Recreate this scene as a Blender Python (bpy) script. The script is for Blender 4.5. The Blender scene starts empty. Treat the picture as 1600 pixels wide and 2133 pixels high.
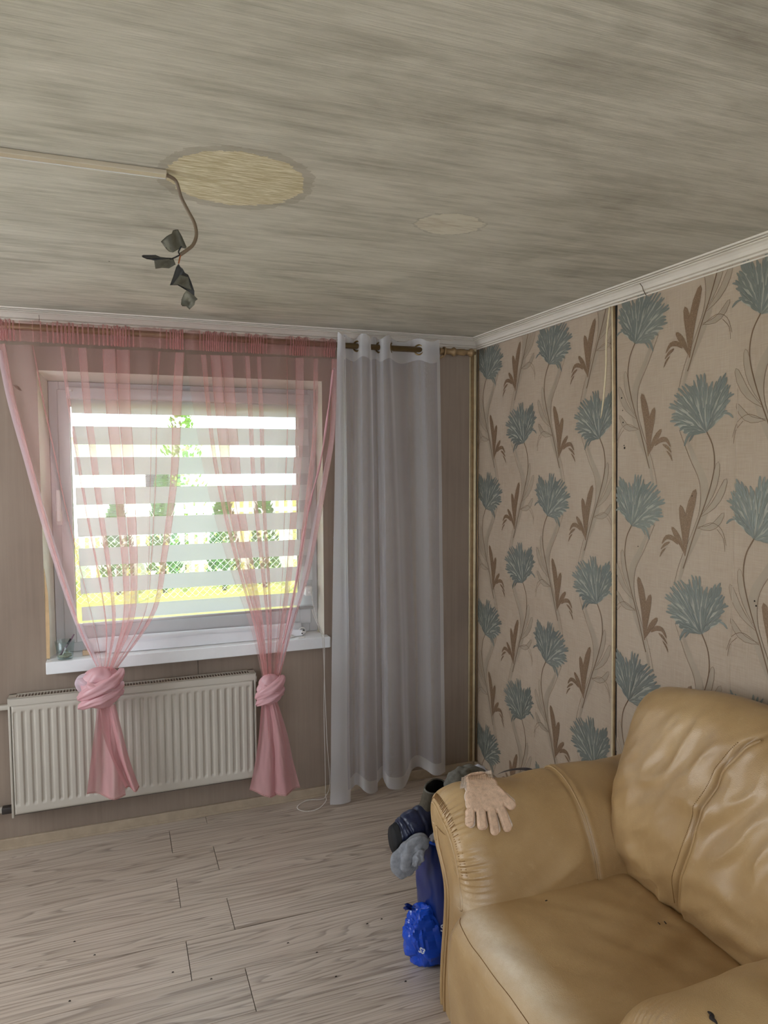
import bpy, bmesh, math, random
from mathutils import Vector, noise, Matrix
from mathutils.bvhtree import BVHTree
import numpy as np

SC = bpy.context.scene
COL = SC.collection
R = math.radians
random.seed(7)

# ------------------------------------------------------------------ camera
CF, CYAW, CPIT, CROL = 1490.476, R(20.617), R(-3.7059), R(-0.2351)
CPOS = Vector((-1.8666, -3.5124, 1.7120))
_fw = Vector((math.sin(CYAW) * math.cos(CPIT), math.cos(CYAW) * math.cos(CPIT), math.sin(CPIT)))
_r0 = Vector((math.cos(CYAW), -math.sin(CYAW), 0))
_u0 = _r0.cross(_fw)
_rt = _r0 * math.cos(CROL) + _u0 * math.sin(CROL)
_up = -_r0 * math.sin(CROL) + _u0 * math.cos(CROL)
cd = bpy.data.cameras.new('camera')
cam = bpy.data.objects.new('camera', cd)
COL.objects.link(cam)
cam.matrix_world = Matrix(((_rt.x, _up.x, -_fw.x, CPOS.x), (_rt.y, _up.y, -_fw.y, CPOS.y),
                           (_rt.z, _up.z, -_fw.z, CPOS.z), (0, 0, 0, 1)))
cd.sensor_fit = 'HORIZONTAL'
cd.sensor_width = 36
cd.lens = CF / 1600 * 36
cd.clip_start = 0.02
SC.camera = cam

# ------------------------------------------------------------------ world, sun, fill lamps, exposure
w = bpy.data.worlds.new('sky')
SC.world = w
w.use_nodes = True
bg = w.node_tree.nodes['Background']
bg.inputs[0].default_value = (0.80, 0.90, 1.0, 1)
bg.inputs[1].default_value = 6.5


def light(name, kind, energy, color, loc, rot, size=None):
    l = bpy.data.lights.new(name, kind)
    l.energy = energy
    l.color = color
    if kind == 'AREA':
        l.shape = 'RECTANGLE'
        l.size, l.size_y = size
    if kind == 'SUN':
        l.angle = R(1.0)
    o = bpy.data.objects.new(name, l)
    COL.objects.link(o)
    o.location = loc
    o.rotation_euler = rot
    return o


# high summer sun behind the house: it lights the garden, never the room
light('sun', 'SUN', 17.0, (1.0, 0.95, 0.85), (0, 0, 8), (R(32), 0, R(-25)))
# added fill lamps, set in invented openings of the unseen left and rear walls
light('fill_left_opening', 'AREA', 22, (1.0, 0.97, 0.93), (-3.93, -1.35, 1.5), (0, R(-90), 0), (1.25, 1.5))
light('fill_back_opening', 'AREA', 3, (1.0, 0.94, 0.86), (-1.7, -4.68, 1.5), (R(90), 0, 0), (1.7, 1.25))

SC.view_settings.view_transform = 'Standard'
SC.view_settings.look = 'None'
SC.view_settings.gamma = 1
SC.view_settings.use_curve_mapping = False
SC.view_settings.exposure = -0.1
SC.cycles.transparent_max_bounces = 32
SC.cycles.max_bounces = 10
SC.cycles.diffuse_bounces = 5
SC.cycles.sample_clamp_indirect = 6


# ------------------------------------------------------------------ helpers
def W(px, py, axis, val):
    """point where the sight line of photo pixel px,py meets the plane axis = val"""
    d = _fw + _rt * ((px - 800) / CF) - _up * ((py - 1066.5) / CF)
    i = 'xyz'.index(axis)
    t = (val - CPOS[i]) / d[i]
    return CPOS + d * t


def lin(c):
    return tuple(((v / 255) / 12.92 if v / 255 < .04045 else ((v / 255 + .055) / 1.055) ** 2.4) for v in c) + (1,)


def mesh_obj(name, verts, faces, mat=None, parent=None, smooth=True):
    me = bpy.data.meshes.new(name)
    me.from_pydata([tuple(v) for v in verts], [], faces)
    me.validate()
    if smooth:
        me.polygons.foreach_set('use_smooth', [True] * len(me.polygons))
    if mat:
        me.materials.append(mat)
    o = bpy.data.objects.new(name, me)
    COL.objects.link(o)
    if parent:
        o.parent = parent
    return o


def empty(name, loc=(0, 0, 0), label=None, cat=None, kind=None, group=None, rot=(0, 0, 0)):
    o = bpy.data.objects.new(name, None)
    COL.objects.link(o)
    o.location = loc
    o.rotation_euler = rot
    o.empty_display_size = .05
    tag(o, label, cat, kind, group)
    return o


def tag(o, label=None, cat=None, kind=None, group=None):
    if label: o['label'] = label
    if cat: o['category'] = cat
    if kind: o['kind'] = kind
    if group: o['group'] = group
    return o


class MB:
    """collects shapes, builds them as one mesh object"""
    def __init__(s):
        s.v = []
        s.f = []

    def add(s, vs, fs):
        n = len(s.v)
        s.v += [Vector(p) for p in vs]
        s.f += [tuple(i + n for i in f) for f in fs]
        return s

    def box(s, x0, x1, y0, y1, z0, z1, bevel=0, M=None):
        b = bmesh.new()
        bmesh.ops.create_cube(b, size=1)
        for q in b.verts:
            q.co = Vector((x0 + (q.co.x + .5) * (x1 - x0), y0 + (q.co.y + .5) * (y1 - y0), z0 + (q.co.z + .5) * (z1 - z0)))
        if bevel:
            bmesh.ops.bevel(b, geom=b.edges[:], offset=bevel, segments=2, affect='EDGES', profile=.5)
        if M: bmesh.ops.transform(b, matrix=M, verts=b.verts)
        b.verts.index_update()
        s.add([q.co.copy() for q in b.verts], [[q.index for q in f.verts] for f in b.faces])
        b.free()
        return s

    def tube(s, pts, r, seg=8, cap=True, flat=1.0):
        pts = [Vector(p) for p in pts]
        n = len(pts)
        rr = r if isinstance(r, (list, tuple)) else [r] * n
        t = (pts[1] - pts[0]).normalized()
        a = t.orthogonal().normalized()
        vs = []
        for i, p in enumerate(pts):
            t = (pts[min(i + 1, n - 1)] - pts[max(i - 1, 0)]).normalized()
            a = (a - t * a.dot(t)).normalized()
            b = t.cross(a)
            for k in range(seg):
                g = 2 * math.pi * k / seg
                vs.append(p + (a * math.cos(g) + b * math.sin(g) * flat) * rr[i])
        fs = [(i * seg + k, i * seg + (k + 1) % seg, (i + 1) * seg + (k + 1) % seg, (i + 1) * seg + k)
              for i in range(n - 1) for k in range(seg)]
        if cap:
            fs += [tuple(range(seg))[::-1], tuple((n - 1) * seg + k for k in range(seg))]
        return s.add(vs, fs)

    def lathe(s, prof, c, axis='z', seg=24):
        vs = []
        for r_, h in prof:
            for k in range(seg):
                g = 2 * math.pi * k / seg
                x, y = r_ * math.cos(g), r_ * math.sin(g)
                vs.append(Vector(c) + {'z': Vector((x, y, h)), 'x': Vector((h, x, y)), 'y': Vector((x, h, y))}[axis])
        n = len(prof)
        fs = [(i * seg + k, i * seg + (k + 1) % seg, (i + 1) * seg + (k + 1) % seg, (i + 1) * seg + k)
              for i in range(n - 1) for k in range(seg)]
        return s.add(vs, fs)

    def grid(s, fn, nu, nv, cu=False, cv=False):
        vs = [fn(i / (nu if cu else nu - 1), j / (nv if cv else nv - 1)) for j in range(nv) for i in range(nu)]
        fs = []
        for j in range(nv if cv else nv - 1):
            for i in range(nu if cu else nu - 1):
                i2, j2 = (i + 1) % nu, (j + 1) % nv
                fs.append((j * nu + i, j * nu + i2, j2 * nu + i2, j2 * nu + i))
        return s.add(vs, fs)

    def build(s, name, mat=None, parent=None, smooth=True):
        o = mesh_obj(name, s.v, s.f, mat, parent, smooth)
        return o


def autosmooth(o, ang=35):
    """flat shading across edges sharper than ang"""
    b = bmesh.new()
    b.from_mesh(o.data)
    for e in b.edges:
        e.smooth = not (len(e.link_faces) == 2 and e.calc_face_angle(0) > R(ang))
    b.to_mesh(o.data)
    b.free()
    return o


def cr(P, t, closed=False):
    """Catmull-Rom through P at t in 0..1"""
    n = len(P)
    m = n if closed else n - 1
    s = min(max(t, 0), 1) * m
    i = min(int(s), m - 1)
    f = s - i
    g = (lambda k: P[k % n]) if closed else (lambda k: P[min(max(k, 0), n - 1)])
    p0, p1, p2, p3 = g(i - 1), g(i), g(i + 1), g(i + 2)
    if isinstance(p0, (int, float)):
        return .5 * (2 * p1 + (p2 - p0) * f + (2 * p0 - 5 * p1 + 4 * p2 - p3) * f * f + (3 * p1 - p0 - 3 * p2 + p3) * f ** 3)
    p0, p1, p2, p3 = Vector(p0), Vector(p1), Vector(p2), Vector(p3)
    return .5 * (2 * p1 + (p2 - p0) * f + (2 * p0 - 5 * p1 + 4 * p2 - p3) * f * f + (3 * p1 - p0 - 3 * p2 + p3) * f ** 3)


def pts(P, n, closed=False):
    return [cr(P, i / (n - 1 if not closed else n), closed) for i in range(n)]


def nz(x, y=0, z=0):
    return noise.noise(Vector((x, y, z)))


def sstep(a, b, x):
    t = min(max((x - a) / (b - a), 0), 1)
    return t * t * (3 - 2 * t)


# ------------------------------------------------------------------ materials
class NT:
    def __init__(s, name):
        s.m = bpy.data.materials.new(name)
        s.m.use_nodes = True
        s.t = s.m.node_tree
        s.p = s.t.nodes['Principled BSDF']
        s.out = s.t.nodes['Material Output']

    def n(s, typ, **k):
        o = s.t.nodes.new(typ)
        ins = k.pop('ins', {})
        for a, b in k.items(): setattr(o, a, b)
        for a, b in ins.items():
            s.set(o, a, b)
        return o

    def set(s, node, key, v):
        if hasattr(v, 'is_output') or isinstance(v, bpy.types.NodeSocket):
            s.t.links.new(v, node.inputs[key])
        else:
            node.inputs[key].default_value = v

    def math(s, op, a, b=0.0, c=0.0, clamp=False):
        o = s.n('ShaderNodeMath', operation=op, use_clamp=clamp)
        s.set(o, 0, a); s.set(o, 1, b)
        if op in ('MULTIPLY_ADD', 'SMOOTH_MIN', 'COMPARE', 'PINGPONG'): s.set(o, 2, c)
        return o.outputs[0]

    def coord(s, scale=(1, 1, 1), loc=(0, 0, 0), which='Object'):
        tc = s.n('ShaderNodeTexCoord')
        mp = s.n('ShaderNodeMapping', ins={'Vector': tc.outputs[which], 'Scale': scale, 'Location': loc})
        return mp.outputs[0]

    def noise(s, vec, scale=5, detail=4, rough=.5, dist=0.0):
        o = s.n('ShaderNodeTexNoise', ins={'Vector': vec, 'Scale': scale, 'Detail': detail, 'Roughness': rough, 'Distortion': dist})
        return o.outputs[0]

    def ramp(s, fac, stops):
        o = s.n('ShaderNodeValToRGB', ins={'Fac': fac})
        e = o.color_ramp.elements
        while len(e) < len(stops): e.new(.5)
        for k, (p, c) in enumerate(stops):
            e[k].position = p
            e[k].color = c if len(c) == 4 else lin(c)
        return o.outputs[0]

    def mix(s, fac, a, b, blend='MIX'):
        o = s.n('ShaderNodeMix', data_type='RGBA', blend_type=blend)
        s.set(o, 0, fac); s.set(o, 6, a); s.set(o, 7, b)
        return o.outputs[2]

    def bump(s, h, strength=.3, dist=.01):
        o = s.n('ShaderNodeBump', ins={'Height': h, 'Strength': strength, 'Distance': dist})
        s.t.links.new(o.outputs[0], s.p.inputs['Normal'])
        return o.outputs[0]

    def fin(s, col=None, rough=None, metal=None, spec=None, **k):
        if col is not None: s.set(s.p, 'Base Color', col)
        if rough is not None: s.set(s.p, 'Roughness', rough)
        if metal is not None: s.set(s.p, 'Metallic', metal)
        if spec is not None: s.set(s.p, 'Specular IOR Level', spec)
        for a, b in k.items(): s.set(s.p, a, b)
        return s.m


def simple(name, rgb, rough=.6, metal=0, var=.06, scale=12, bump=0, bscale=60, spec=.5):
    t = NT(name)
    v = t.coord()
    f = t.noise(v, scale, 4, .6)
    a = tuple(c * (1 - var) for c in lin(rgb)[:3]) + (1,)
    b = tuple(min(1, c * (1 + var)) for c in lin(rgb)[:3]) + (1,)
    col = t.ramp(f, [(.3, a), (.7, b)])
    if bump:
        t.bump(t.noise(v, bscale, 3, .6), bump, .004)
    return t.fin(col, rough, metal, spec)


def sheer(name, rgb, alpha, weave=0.0, gloss=.05, trans=.55):
    """thin woven veil: opacity rises where the cloth is seen edge-on"""
    t = NT(name)
    nt = t.t
    geo = t.n('ShaderNodeNewGeometry')
    dot = t.n('ShaderNodeVectorMath', operation='DOT_PRODUCT', ins={0: geo.outputs['Normal'], 1: geo.outputs['Incoming']})
    c = t.math('MAXIMUM', t.math('ABSOLUTE', dot.outputs['Value']), .10)
    op = t.math('SUBTRACT', 1.0, t.math('POWER', 1 - alpha, t.math('DIVIDE', 1.0, c)))
    if weave:
        wv = t.noise(t.coord((1, 1, 1)), 900, 1, .5)
        op = t.math('ADD', op, t.math('MULTIPLY', t.math('SUBTRACT', wv, .5), weave), clamp=True)
    df = t.n('ShaderNodeBsdfDiffuse', ins={'Color': lin(rgb)})
    tl = t.n('ShaderNodeBsdfTranslucent', ins={'Color': lin(rgb)})
    m1 = t.n('ShaderNodeMixShader', ins={0: trans, 1: df.outputs[0], 2: tl.outputs[0]})
    gl = t.n('ShaderNodeBsdfGlossy', ins={'Color': (1, 1, 1, 1), 'Roughness': .45})
    m2 = t.n('ShaderNodeMixShader', ins={0: gloss, 1: m1.outputs[0], 2: gl.outputs[0]})
    tr = t.n('ShaderNodeBsdfTransparent')
    m3 = t.n('ShaderNodeMixShader', ins={0: op, 1: tr.outputs[0], 2: m2.outputs[0]})
    nt.links.new(m3.outputs[0], t.out.inputs[0])
    return t.m


def mat_ceiling():
    t = NT('streaked_ceiling_plaster')
    v = t.coord()
    streak = t.noise(t.coord((.9, 16, 1)), 3.2, 7, .68, .25)
    fine = t.noise(t.coord((3, 120, 1)), 3.0, 4, .7)
    blot = t.noise(t.coord((1.0, 1.5, 1)), 1.9, 6, .62, .6)
    smear = t.noise(t.coord((1.6, 5, 1), (3, 1, 0)), 2.6, 5, .6, .4)
    f = t.math('ADD', t.math('MULTIPLY', streak, .34), t.math('MULTIPLY', blot, .38))
    f = t.math('ADD', f, t.math('MULTIPLY', smear, .28))
    col = t.ramp(f, [(.36, (152, 146, 133)), (.46, (180, 175, 160)), (.53, (197, 192, 177)), (.64, (212, 206, 192))])
    col = t.mix(t.math('MULTIPLY', t.ramp(fine, [(.40, (1, 1, 1, 1)), (.55, (0, 0, 0, 1))]), .22), col, lin((138, 132, 118)))
    # round bare patch left by a lamp rose, and a small filled one
    sep = t.n('ShaderNodeSeparateXYZ', ins={0: v})
    edge = t.noise(t.coord((5, 9, 1)), 4, 4, .6)

    def disc(cx, cy, rx, ry, wob):
        dx = t.math('DIVIDE', t.math('SUBTRACT', sep.outputs[0], cx), rx)
        dy = t.math('DIVIDE', t.math('SUBTRACT', sep.outputs[1], cy), ry)
        d = t.math('SQRT', t.math('ADD', t.math('MULTIPLY', dx, dx), t.math('MULTIPLY', dy, dy)))
        return t.math('ADD', d, t.math('MULTIPLY', t.math('SUBTRACT', edge, .5), wob))
    d1 = disc(-1.573, -1.738, .160, .166, .30)
    d2 = disc(-.955, -1.63, .098, .088, .55)
    ring = t.ramp(d1, [(0, (0, 0, 0, 1)), (.985, (0, 0, 0, 1)), (1.0, (1, 1, 1, 1))])
    bare = t.ramp(t.noise(t.coord((6, 90, 1)), 3, 3, .7), [(.35, (176, 162, 126)), (.5, (200, 188, 154)), (.62, (228, 220, 194))])
    halo = t.math('MULTIPLY', t.math('LESS_THAN', d1, 1.16), .45)
    col = t.mix(halo, col, lin((150, 140, 124)))
    col = t.mix(t.math('LESS_THAN', d1, 1.0), col, bare)
    col = t.mix(t.math('MULTIPLY', t.math('LESS_THAN', d2, 1.06), .3), col, lin((142, 136, 122)))
    fill = t.ramp(t.noise(t.coord((3, 14, 1)), 4, 3, .6), [(.35, (190, 180, 160)), (.55, (208, 202, 184))])
    col = t.mix(t.math('LESS_THAN', d2, .98), col, fill)
    dots = t.n('ShaderNodeTexVoronoi', ins={'Vector': v, 'Scale': 3.1})
    col = t.mix(t.math('LESS_THAN', dots.outputs['Distance'], .012), col, lin((60, 50, 42)))
    h = t.math('ADD', t.math('MULTIPLY', fine, .7), t.math('MULTIPLY', streak, .5))
    t.bump(h, .45, .006)
    return t.fin(col, .85, spec=.25)


def mat_wood_floor():
    t = NT('pale_laminate')
    oi = t.n('ShaderNodeObjectInfo')
    tc = t.n('ShaderNodeTexCoord')
    off = t.math('MULTIPLY', oi.outputs['Random'], 37.0)
    cmb = t.n('ShaderNodeCombineXYZ', ins={0: off, 1: off, 2: off})
    add = t.n('ShaderNodeVectorMath', operation='ADD', ins={0: tc.outputs['Object'], 1: cmb.outputs[0]})
    mp = t.n('ShaderNodeMapping', ins={'Vector': add.outputs[0], 'Scale': (.33, 6.5, 1)})
    n1 = t.noise(mp.outputs[0], 1.7, 2, .45, .35)
    rings = t.math('FRACT', t.math('MULTIPLY', n1, 17.0))
    c1 = t.ramp(rings, [(0, (196, 180, 164)), (.55, (186, 168, 150)), (.80, (140, 122, 107)), (.9, (112, 95, 82)), (1, (196, 180, 164))])
    mp2 = t.n('ShaderNodeMapping', ins={'Vector': add.outputs[0], 'Scale': (.7, 45, 1)})
    n2 = t.noise(mp2.outputs[0], 2.2, 6, .7, .2)
    c2 = t.ramp(n2, [(.32, (104, 88, 75)), (.45, (168, 152, 138)), (.65, (200, 187, 174))])
    col = t.mix(.48, c1, c2)
    n3 = t.noise(mp2.outputs[0], 9, 3, .7)
    col = t.mix(t.math('MULTIPLY', t.ramp(n3, [(.55, (0, 0, 0, 1)), (.72, (1, 1, 1, 1))]), .3), col, lin((112, 96, 82)))
    hv = t.n('ShaderNodeHueSaturation', ins={'Color': col, 'Value': t.math('ADD', .95, t.math('MULTIPLY', oi.outputs['Random'], .1)), 'Saturation': .9})
    t.bump(n2, .12, .002)
    ro = t.math('ADD', .30, t.math('MULTIPLY', n3, .16))
    return t.fin(hv.outputs[0], ro, spec=.5)


def mat_wallpaper():
    t = NT('beige_linen_wallpaper')
    v = t.coord()
    lx = t.noise(t.coord((1, 4, 150)), 3, 2, .7)
    ly = t.noise(t.coord((1, 150, 4)), 3, 2, .7)
    big = t.noise(v, 2.5, 4, .6)
    f = t.math('ADD', t.math('MULTIPLY', lx, .35), t.math('ADD', t.math('MULTIPLY', ly, .35), t.math('MULTIPLY', big, .4)))
    col = t.ramp(f, [(.38, (160, 142, 122)), (.52, (172, 154, 135)), (.68, (182, 166, 148))])
    t.bump(t.math('ADD', lx, ly), .12, .002)
    return t.fin(col, .62, spec=.4)


def mat_wall():
    t = NT('taupe_wall_paint')
    v = t.coord()
    big = t.noise(v, 1.6, 5, .6, .3)
    vert = t.noise(t.coord((22, 1, .8)), 2, 4, .6)
    f = t.math('ADD', t.math('MULTIPLY', big, .6), t.math('MULTIPLY', vert, .4))
    col = t.ramp(f, [(.35, (130, 114, 101)), (.6, (145, 129, 115)), (.75, (156, 140, 127))])
    t.bump(t.noise(v, 60, 3, .6), .12, .003)
    return t.fin(col, .75, spec=.3)


def mat_leather():
    t = NT('beige_leather')
    v = t.coord()
    big = t.noise(v, 3.5, 5, .6, .4)
    col = t.ramp(big, [(.3, (158, 127, 86)), (.5, (170, 139, 96)), (.72, (184, 154, 111))])
    wear = t.noise(t.coord((1, 1, 1), (4, 2, 1)), 40, 4, .7)
    col = t.mix(t.math('MULTIPLY', t.ramp(wear, [(.6, (0, 0, 0, 1)), (.8, (1, 1, 1, 1))]), .2), col, lin((216, 190, 150)))
    # pale wear and a painted-in gloss highlight on the seat's front edge
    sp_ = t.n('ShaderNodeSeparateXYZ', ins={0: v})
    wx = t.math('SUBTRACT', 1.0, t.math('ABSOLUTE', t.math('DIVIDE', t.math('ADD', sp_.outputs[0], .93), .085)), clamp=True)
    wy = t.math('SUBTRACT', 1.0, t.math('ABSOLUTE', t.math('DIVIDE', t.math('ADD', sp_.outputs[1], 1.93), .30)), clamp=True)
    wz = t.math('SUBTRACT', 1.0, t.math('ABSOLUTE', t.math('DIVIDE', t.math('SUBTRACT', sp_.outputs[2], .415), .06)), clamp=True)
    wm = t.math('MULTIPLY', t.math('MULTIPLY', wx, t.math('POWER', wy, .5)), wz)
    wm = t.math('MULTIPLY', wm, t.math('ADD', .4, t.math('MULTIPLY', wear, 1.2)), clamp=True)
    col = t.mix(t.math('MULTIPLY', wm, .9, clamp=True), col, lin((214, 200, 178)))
    vo = t.n('ShaderNodeTexVoronoi', ins={'Vector': v, 'Scale': 420})
    h = t.math('ADD', t.math('MULTIPLY', vo.outputs['Distance'], .25), t.math('MULTIPLY', t.noise(v, 14, 4, .55, .5), 1.0))
    t.bump(h, .22, .006)
    ro = t.math('ADD', .26, t.math('MULTIPLY', t.noise(v, 9, 4, .6), .22))
    return t.fin(col, ro, spec=.6)


def mat_glass(name='clear_glass', tint=(245, 250, 250)):
    t = NT(name)
    lw = t.n('ShaderNodeLayerWeight', ins={'Blend': .2})
    frs = t.math('MULTIPLY_ADD', t.math('POWER', lw.outputs['Facing'], 3.0), .5, .04)
    tr = t.n('ShaderNodeBsdfTransparent', ins={'Color': lin(tint)})
    gl = t.n('ShaderNodeBsdfGlossy', ins={'Roughness': .03})
    m = t.n('ShaderNodeMixShader', ins={0: frs, 1: tr.outputs[0], 2: gl.outputs[0]})
    t.t.links.new(m.outputs[0], t.out.inputs[0])
    return t.m


def mat_knit(name, rgb, rows=(1, 1, 1), scale=380):
    t = NT(name)
    v = t.coord()
    wv = t.n('ShaderNodeTexWave', ins={'Vector': v, 'Scale': scale / 6, 'Distortion': 3.0, 'Detail': 2})
    n1 = t.noise(v, 60, 4, .7)
    a = tuple(c * .72 for c in lin(rgb)[:3]) + (1,)
    col = t.ramp(n1, [(.3, a), (.6, lin(rgb))])
    t.bump(t.math('ADD', t.math('MULTIPLY', wv.outputs[1], .3), n1), .3, .002)
    return t.fin(col, .95, spec=.1)


def mat_grass():
    t = NT('sunlit_grass')
    v = t.coord()
    n1 = t.noise(v, 1.2, 6, .7)
    col = t.ramp(n1, [(.35, (140, 146, 60)), (.6, (168, 166, 78)), (.8, (184, 176, 96))])
    t.bump(t.noise(v, 30, 4, .7), .6, .05)
    return t.fin(col, .9, spec=.1)


M = dict(
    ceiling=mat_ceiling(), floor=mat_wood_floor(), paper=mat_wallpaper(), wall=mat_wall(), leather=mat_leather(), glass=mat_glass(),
    grass=mat_grass(),
    white=simple('white_plastic', (214, 212, 208), .35, var=.03),
    frame=simple('window_plastic', (190, 188, 188), .3, var=.02),
    reveal=simple('white_reveal_plaster', (226, 222, 208), .7, var=.05, bump=.15),
    sill=simple('white_sill', (226, 228, 230), .3, var=.03),
    cornice=simple('white_foam_cornice', (216, 208, 196), .6, var=.05, scale=8, bump=.06),
    baseboard=simple('beige_baseboard', (164, 147, 126), .5, var=.1, scale=20),
    gold=simple('old_gold_trim', (146, 120, 86), .42, .35, var=.2, scale=30),
    ivory=simple('ivory_trim', (206, 190, 156), .5, var=.1, scale=30),
    dark=simple('dark_gap', (28, 22, 18), .9, var=.2),
    rad=simple('radiator_enamel', (182, 175, 164), .38, var=.02, scale=4),
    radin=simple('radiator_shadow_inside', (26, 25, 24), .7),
    rod=simple('bronze_rod', (112, 90, 54), .38, .5, var=.12),
    brass=simple('brass_eyelet', (120, 100, 66), .3, .9, var=.1),
    pink=sheer('pink_voile', (222, 168, 166), .21, weave=.12),
    pinkt=sheer('pink_voile_tail', (212, 160, 163), .66, weave=.1, trans=.3),
    pinkd=sheer('pink_voile_gathered', (214, 156, 152), .24, weave=.15, gloss=.04, trans=.35),
    pinks=sheer('pink_voile_folded', (226, 178, 184), .86, weave=.1, gloss=.06, trans=.3),
    lav=sheer('pale_hem', (236, 222, 232), .5, trans=.5),
    veil=sheer('white_voile', (232, 232, 238), .27, weave=.1, trans=.45),
    veilh=sheer('white_voile_hem', (226, 224, 224), .42, weave=.1, trans=.35),
    band=sheer('blind_band', (206, 208, 208), .985, gloss=.03, trans=.26),
    bandsheer=sheer('blind_gauze', (235, 238, 238), .07, gloss=.0, trans=.4),
    petal=None, duct=simple('white_duct_shaded', (186, 172, 148), .45, var=.05),
    cable=simple('brown_cable', (112, 96, 78), .5, var=.12),
    wireb=simple('black_wire', (18, 18, 22), .45), wireo=simple('amber_wire', (150, 84, 40), .5),
    tape=simple('grey_cloth_tape', (92, 88, 74), .7, var=.2, scale=40, bump=.3, bscale=120),
    taped=simple('dark_tape_side', (48, 47, 46), .6, var=.2, scale=40),
    glove=mat_knit('cream_knit', (216, 184, 158)), cuffk=mat_knit('pale_rib_knit', (222, 204, 188)),
    blue=simple('blue_plastic', (10, 34, 96), .28, var=.12, scale=7, bump=.12, bscale=14),
    bluel=simple('bright_blue_film', (24, 74, 190), .2, var=.2, scale=9),
    navy=simple('navy_nylon', (24, 31, 58), .38, var=.2, scale=20, bump=.9, bscale=30),
    black=simple('black_cloth', (14, 14, 17), .8, var=.2),
    olive=mat_knit('olive_fleece', (84, 78, 68)), greyf=mat_knit('grey_fleece', (108, 106, 100)),
    greyc=mat_knit('grey_jersey', (138, 140, 146)), pale=mat_knit('pale_cotton', (190, 192, 205)),
    chain=simple('white_beads', (222, 218, 212), .35, var=.02), print=simple('white_print', (214, 222, 236), .5),
    thread=simple('stitch_thread', (138, 102, 58), .7), soil=simple('dark_dirt', (36, 28, 24), .9),
    fence=simple('pale_fence', (232, 230, 224), .6), wire=simple('grey_mesh_wire', (190, 196, 196), .5, .6),
    leafy=simple('thuja_green', (70, 120, 40), .8, var=.5, scale=14),
    leafy2=simple('bush_green', (110, 150, 40), .8, var=.5, scale=14),
    plaster=simple('house_plaster', (225, 228, 228), .8), roof=simple('house_roof', (200, 205, 206), .8),
    rubber=simple('dark_bracket', (44, 38, 34), .6), bark=simple('bark', (96, 80, 60), .9),
    chip=simple('bare_plaster', (96, 76, 60), .9), peel=simple('peeled_paper', (198, 168, 128), .8, var=.15),
    foam=simple('white_foil_wrap', (220, 222, 226), .4, var=.03),
    card=simple('beige_card', (196, 170, 140), .8), straw=simple('violet_pen', (120, 96, 112), .4),
    grit=simple('jar_debris', (150, 150, 130), .8, var=.5, scale=200),
)
HB, HC, FD = 2.34, 2.395, -4.55   # cornice foot, ceiling, back wall
XL = -3.75

# ------------------------------------------------------------------ room shell
fl = MB().box(XL - .2, 0, FD - .2, 0, -.12, -.009).build('floor', M['dark'], None, False)
tag(fl, 'pale grey-brown wood-look laminate floor', 'floor', 'structure')
# planks: rows run along the window wall, butt joints alternate
SEAM = [-0.095, -.3045, -.5135, -.7265, -.9350, -1.149, -1.3605]
ys = [0.0] + SEAM
while ys[-1] > FD: ys.append(ys[-1] - .2115)
PL = 1.32
pm = {}
for k in range(len(ys) - 1):
    y1, y0 = ys[k], max(ys[k + 1], FD)
    jx = -1.669 if k % 2 == 1 else -1.493
    xs = [jx + PL * i for i in (-2, -1, 0, 1, 2)]
    xs = sorted([x for x in xs if XL < x < 0] + [XL, 0])
    gap = .0034 if abs(y0 + .935) < .01 else .0010
    for a, b in zip(xs[:-1], xs[1:]):
        key = (round(b - a, 3), round(y1 - y0, 3), gap)
        if key not in pm:
            L, Wd = b - a, y1 - y0
            o = MB().box(-L / 2 + .0013, L / 2 - .0010, -Wd / 2 + gap, Wd / 2 - .0007, -.008, 0).build('plank', M['floor'], fl, False)
            bm = bmesh.new(); bm.from_mesh(o.data)
            bmesh.ops.bevel(bm, geom=[e for e in bm.edges if all(v.co.z > -.001 for v in e.verts)], offset=.0008, segments=1, affect='EDGES')
            bm.to_mesh(o.data); bm.free()
            pm[key] = o
        else:
            o = pm[key].copy()
            COL.objects.link(o)
        o.location = ((a + b) / 2, (y0 + y1) / 2, 0)
# dirt specks
mb = MB()
for px, py in [(838, 1702), (600, 1985 - 20), (155, 1982 - 20), (197, 1990), (145, 2086), (360, 2026), (440, 2040), (660, 1985), (795, 1915), (845, 2045), (765, 1925), (700, 2035)]:
    c = W(px, py, 'z', 0)
    mb.tube([c + Vector((-.003, 0, .001)), c + Vector((0.001, .001, .002)), c + Vector((.003, -.001, .001))], .0016, 5)
mb.build('floor_grit', M['soil'], fl)['kind'] = 'stuff'

ce = MB().box(XL - .2, .2, FD - .2, .35, HC, HC + .25).build('ceiling', M['ceiling'], None, False)
tag(ce, 'unfinished ceiling streaked with grey-white plaster', 'ceiling', 'structure')

# window wall with its opening (plane y = 0)
OX0, OX1, OZ0, OZ1 = -2.174, -.877, .79, 2.137
wb = MB().box(XL - .2, OX0, 0, .34, -.1, HC).box(OX1, .2, 0, .34, -.1, HC)
wb.box(OX0, OX1, 0, .34, -.1, OZ0).box(OX0, OX1, 0, .34, OZ1, HC)
wall_b = wb.build('wall_back', M['wall'], None, False)
tag(wall_b, 'taupe wall with the window', 'wall', 'structure')
# chip in the wall and a vertical paper seam under the sill
c = W(37, 808, 'y', -.001)
ch = MB().add([c + Vector(p) for p in ((-.018, 0, .012), (-.004, -.002, .010), (.006, 0, .004), (.016, 0, -.012), (.004, -.003, -.010), (-.008, 0, 0))], [(0, 1, 5), (1, 2, 4, 5), (2, 3, 4)])
ch.build('plaster_chip', M['chip'], wall_b, False)
a, b = W(412, 1374, 'y', -.001), W(413, 1404, 'y', -.001)
MB().tube([a, b], .0012, 4).build('wall_seam', M['dark'], wall_b)

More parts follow.
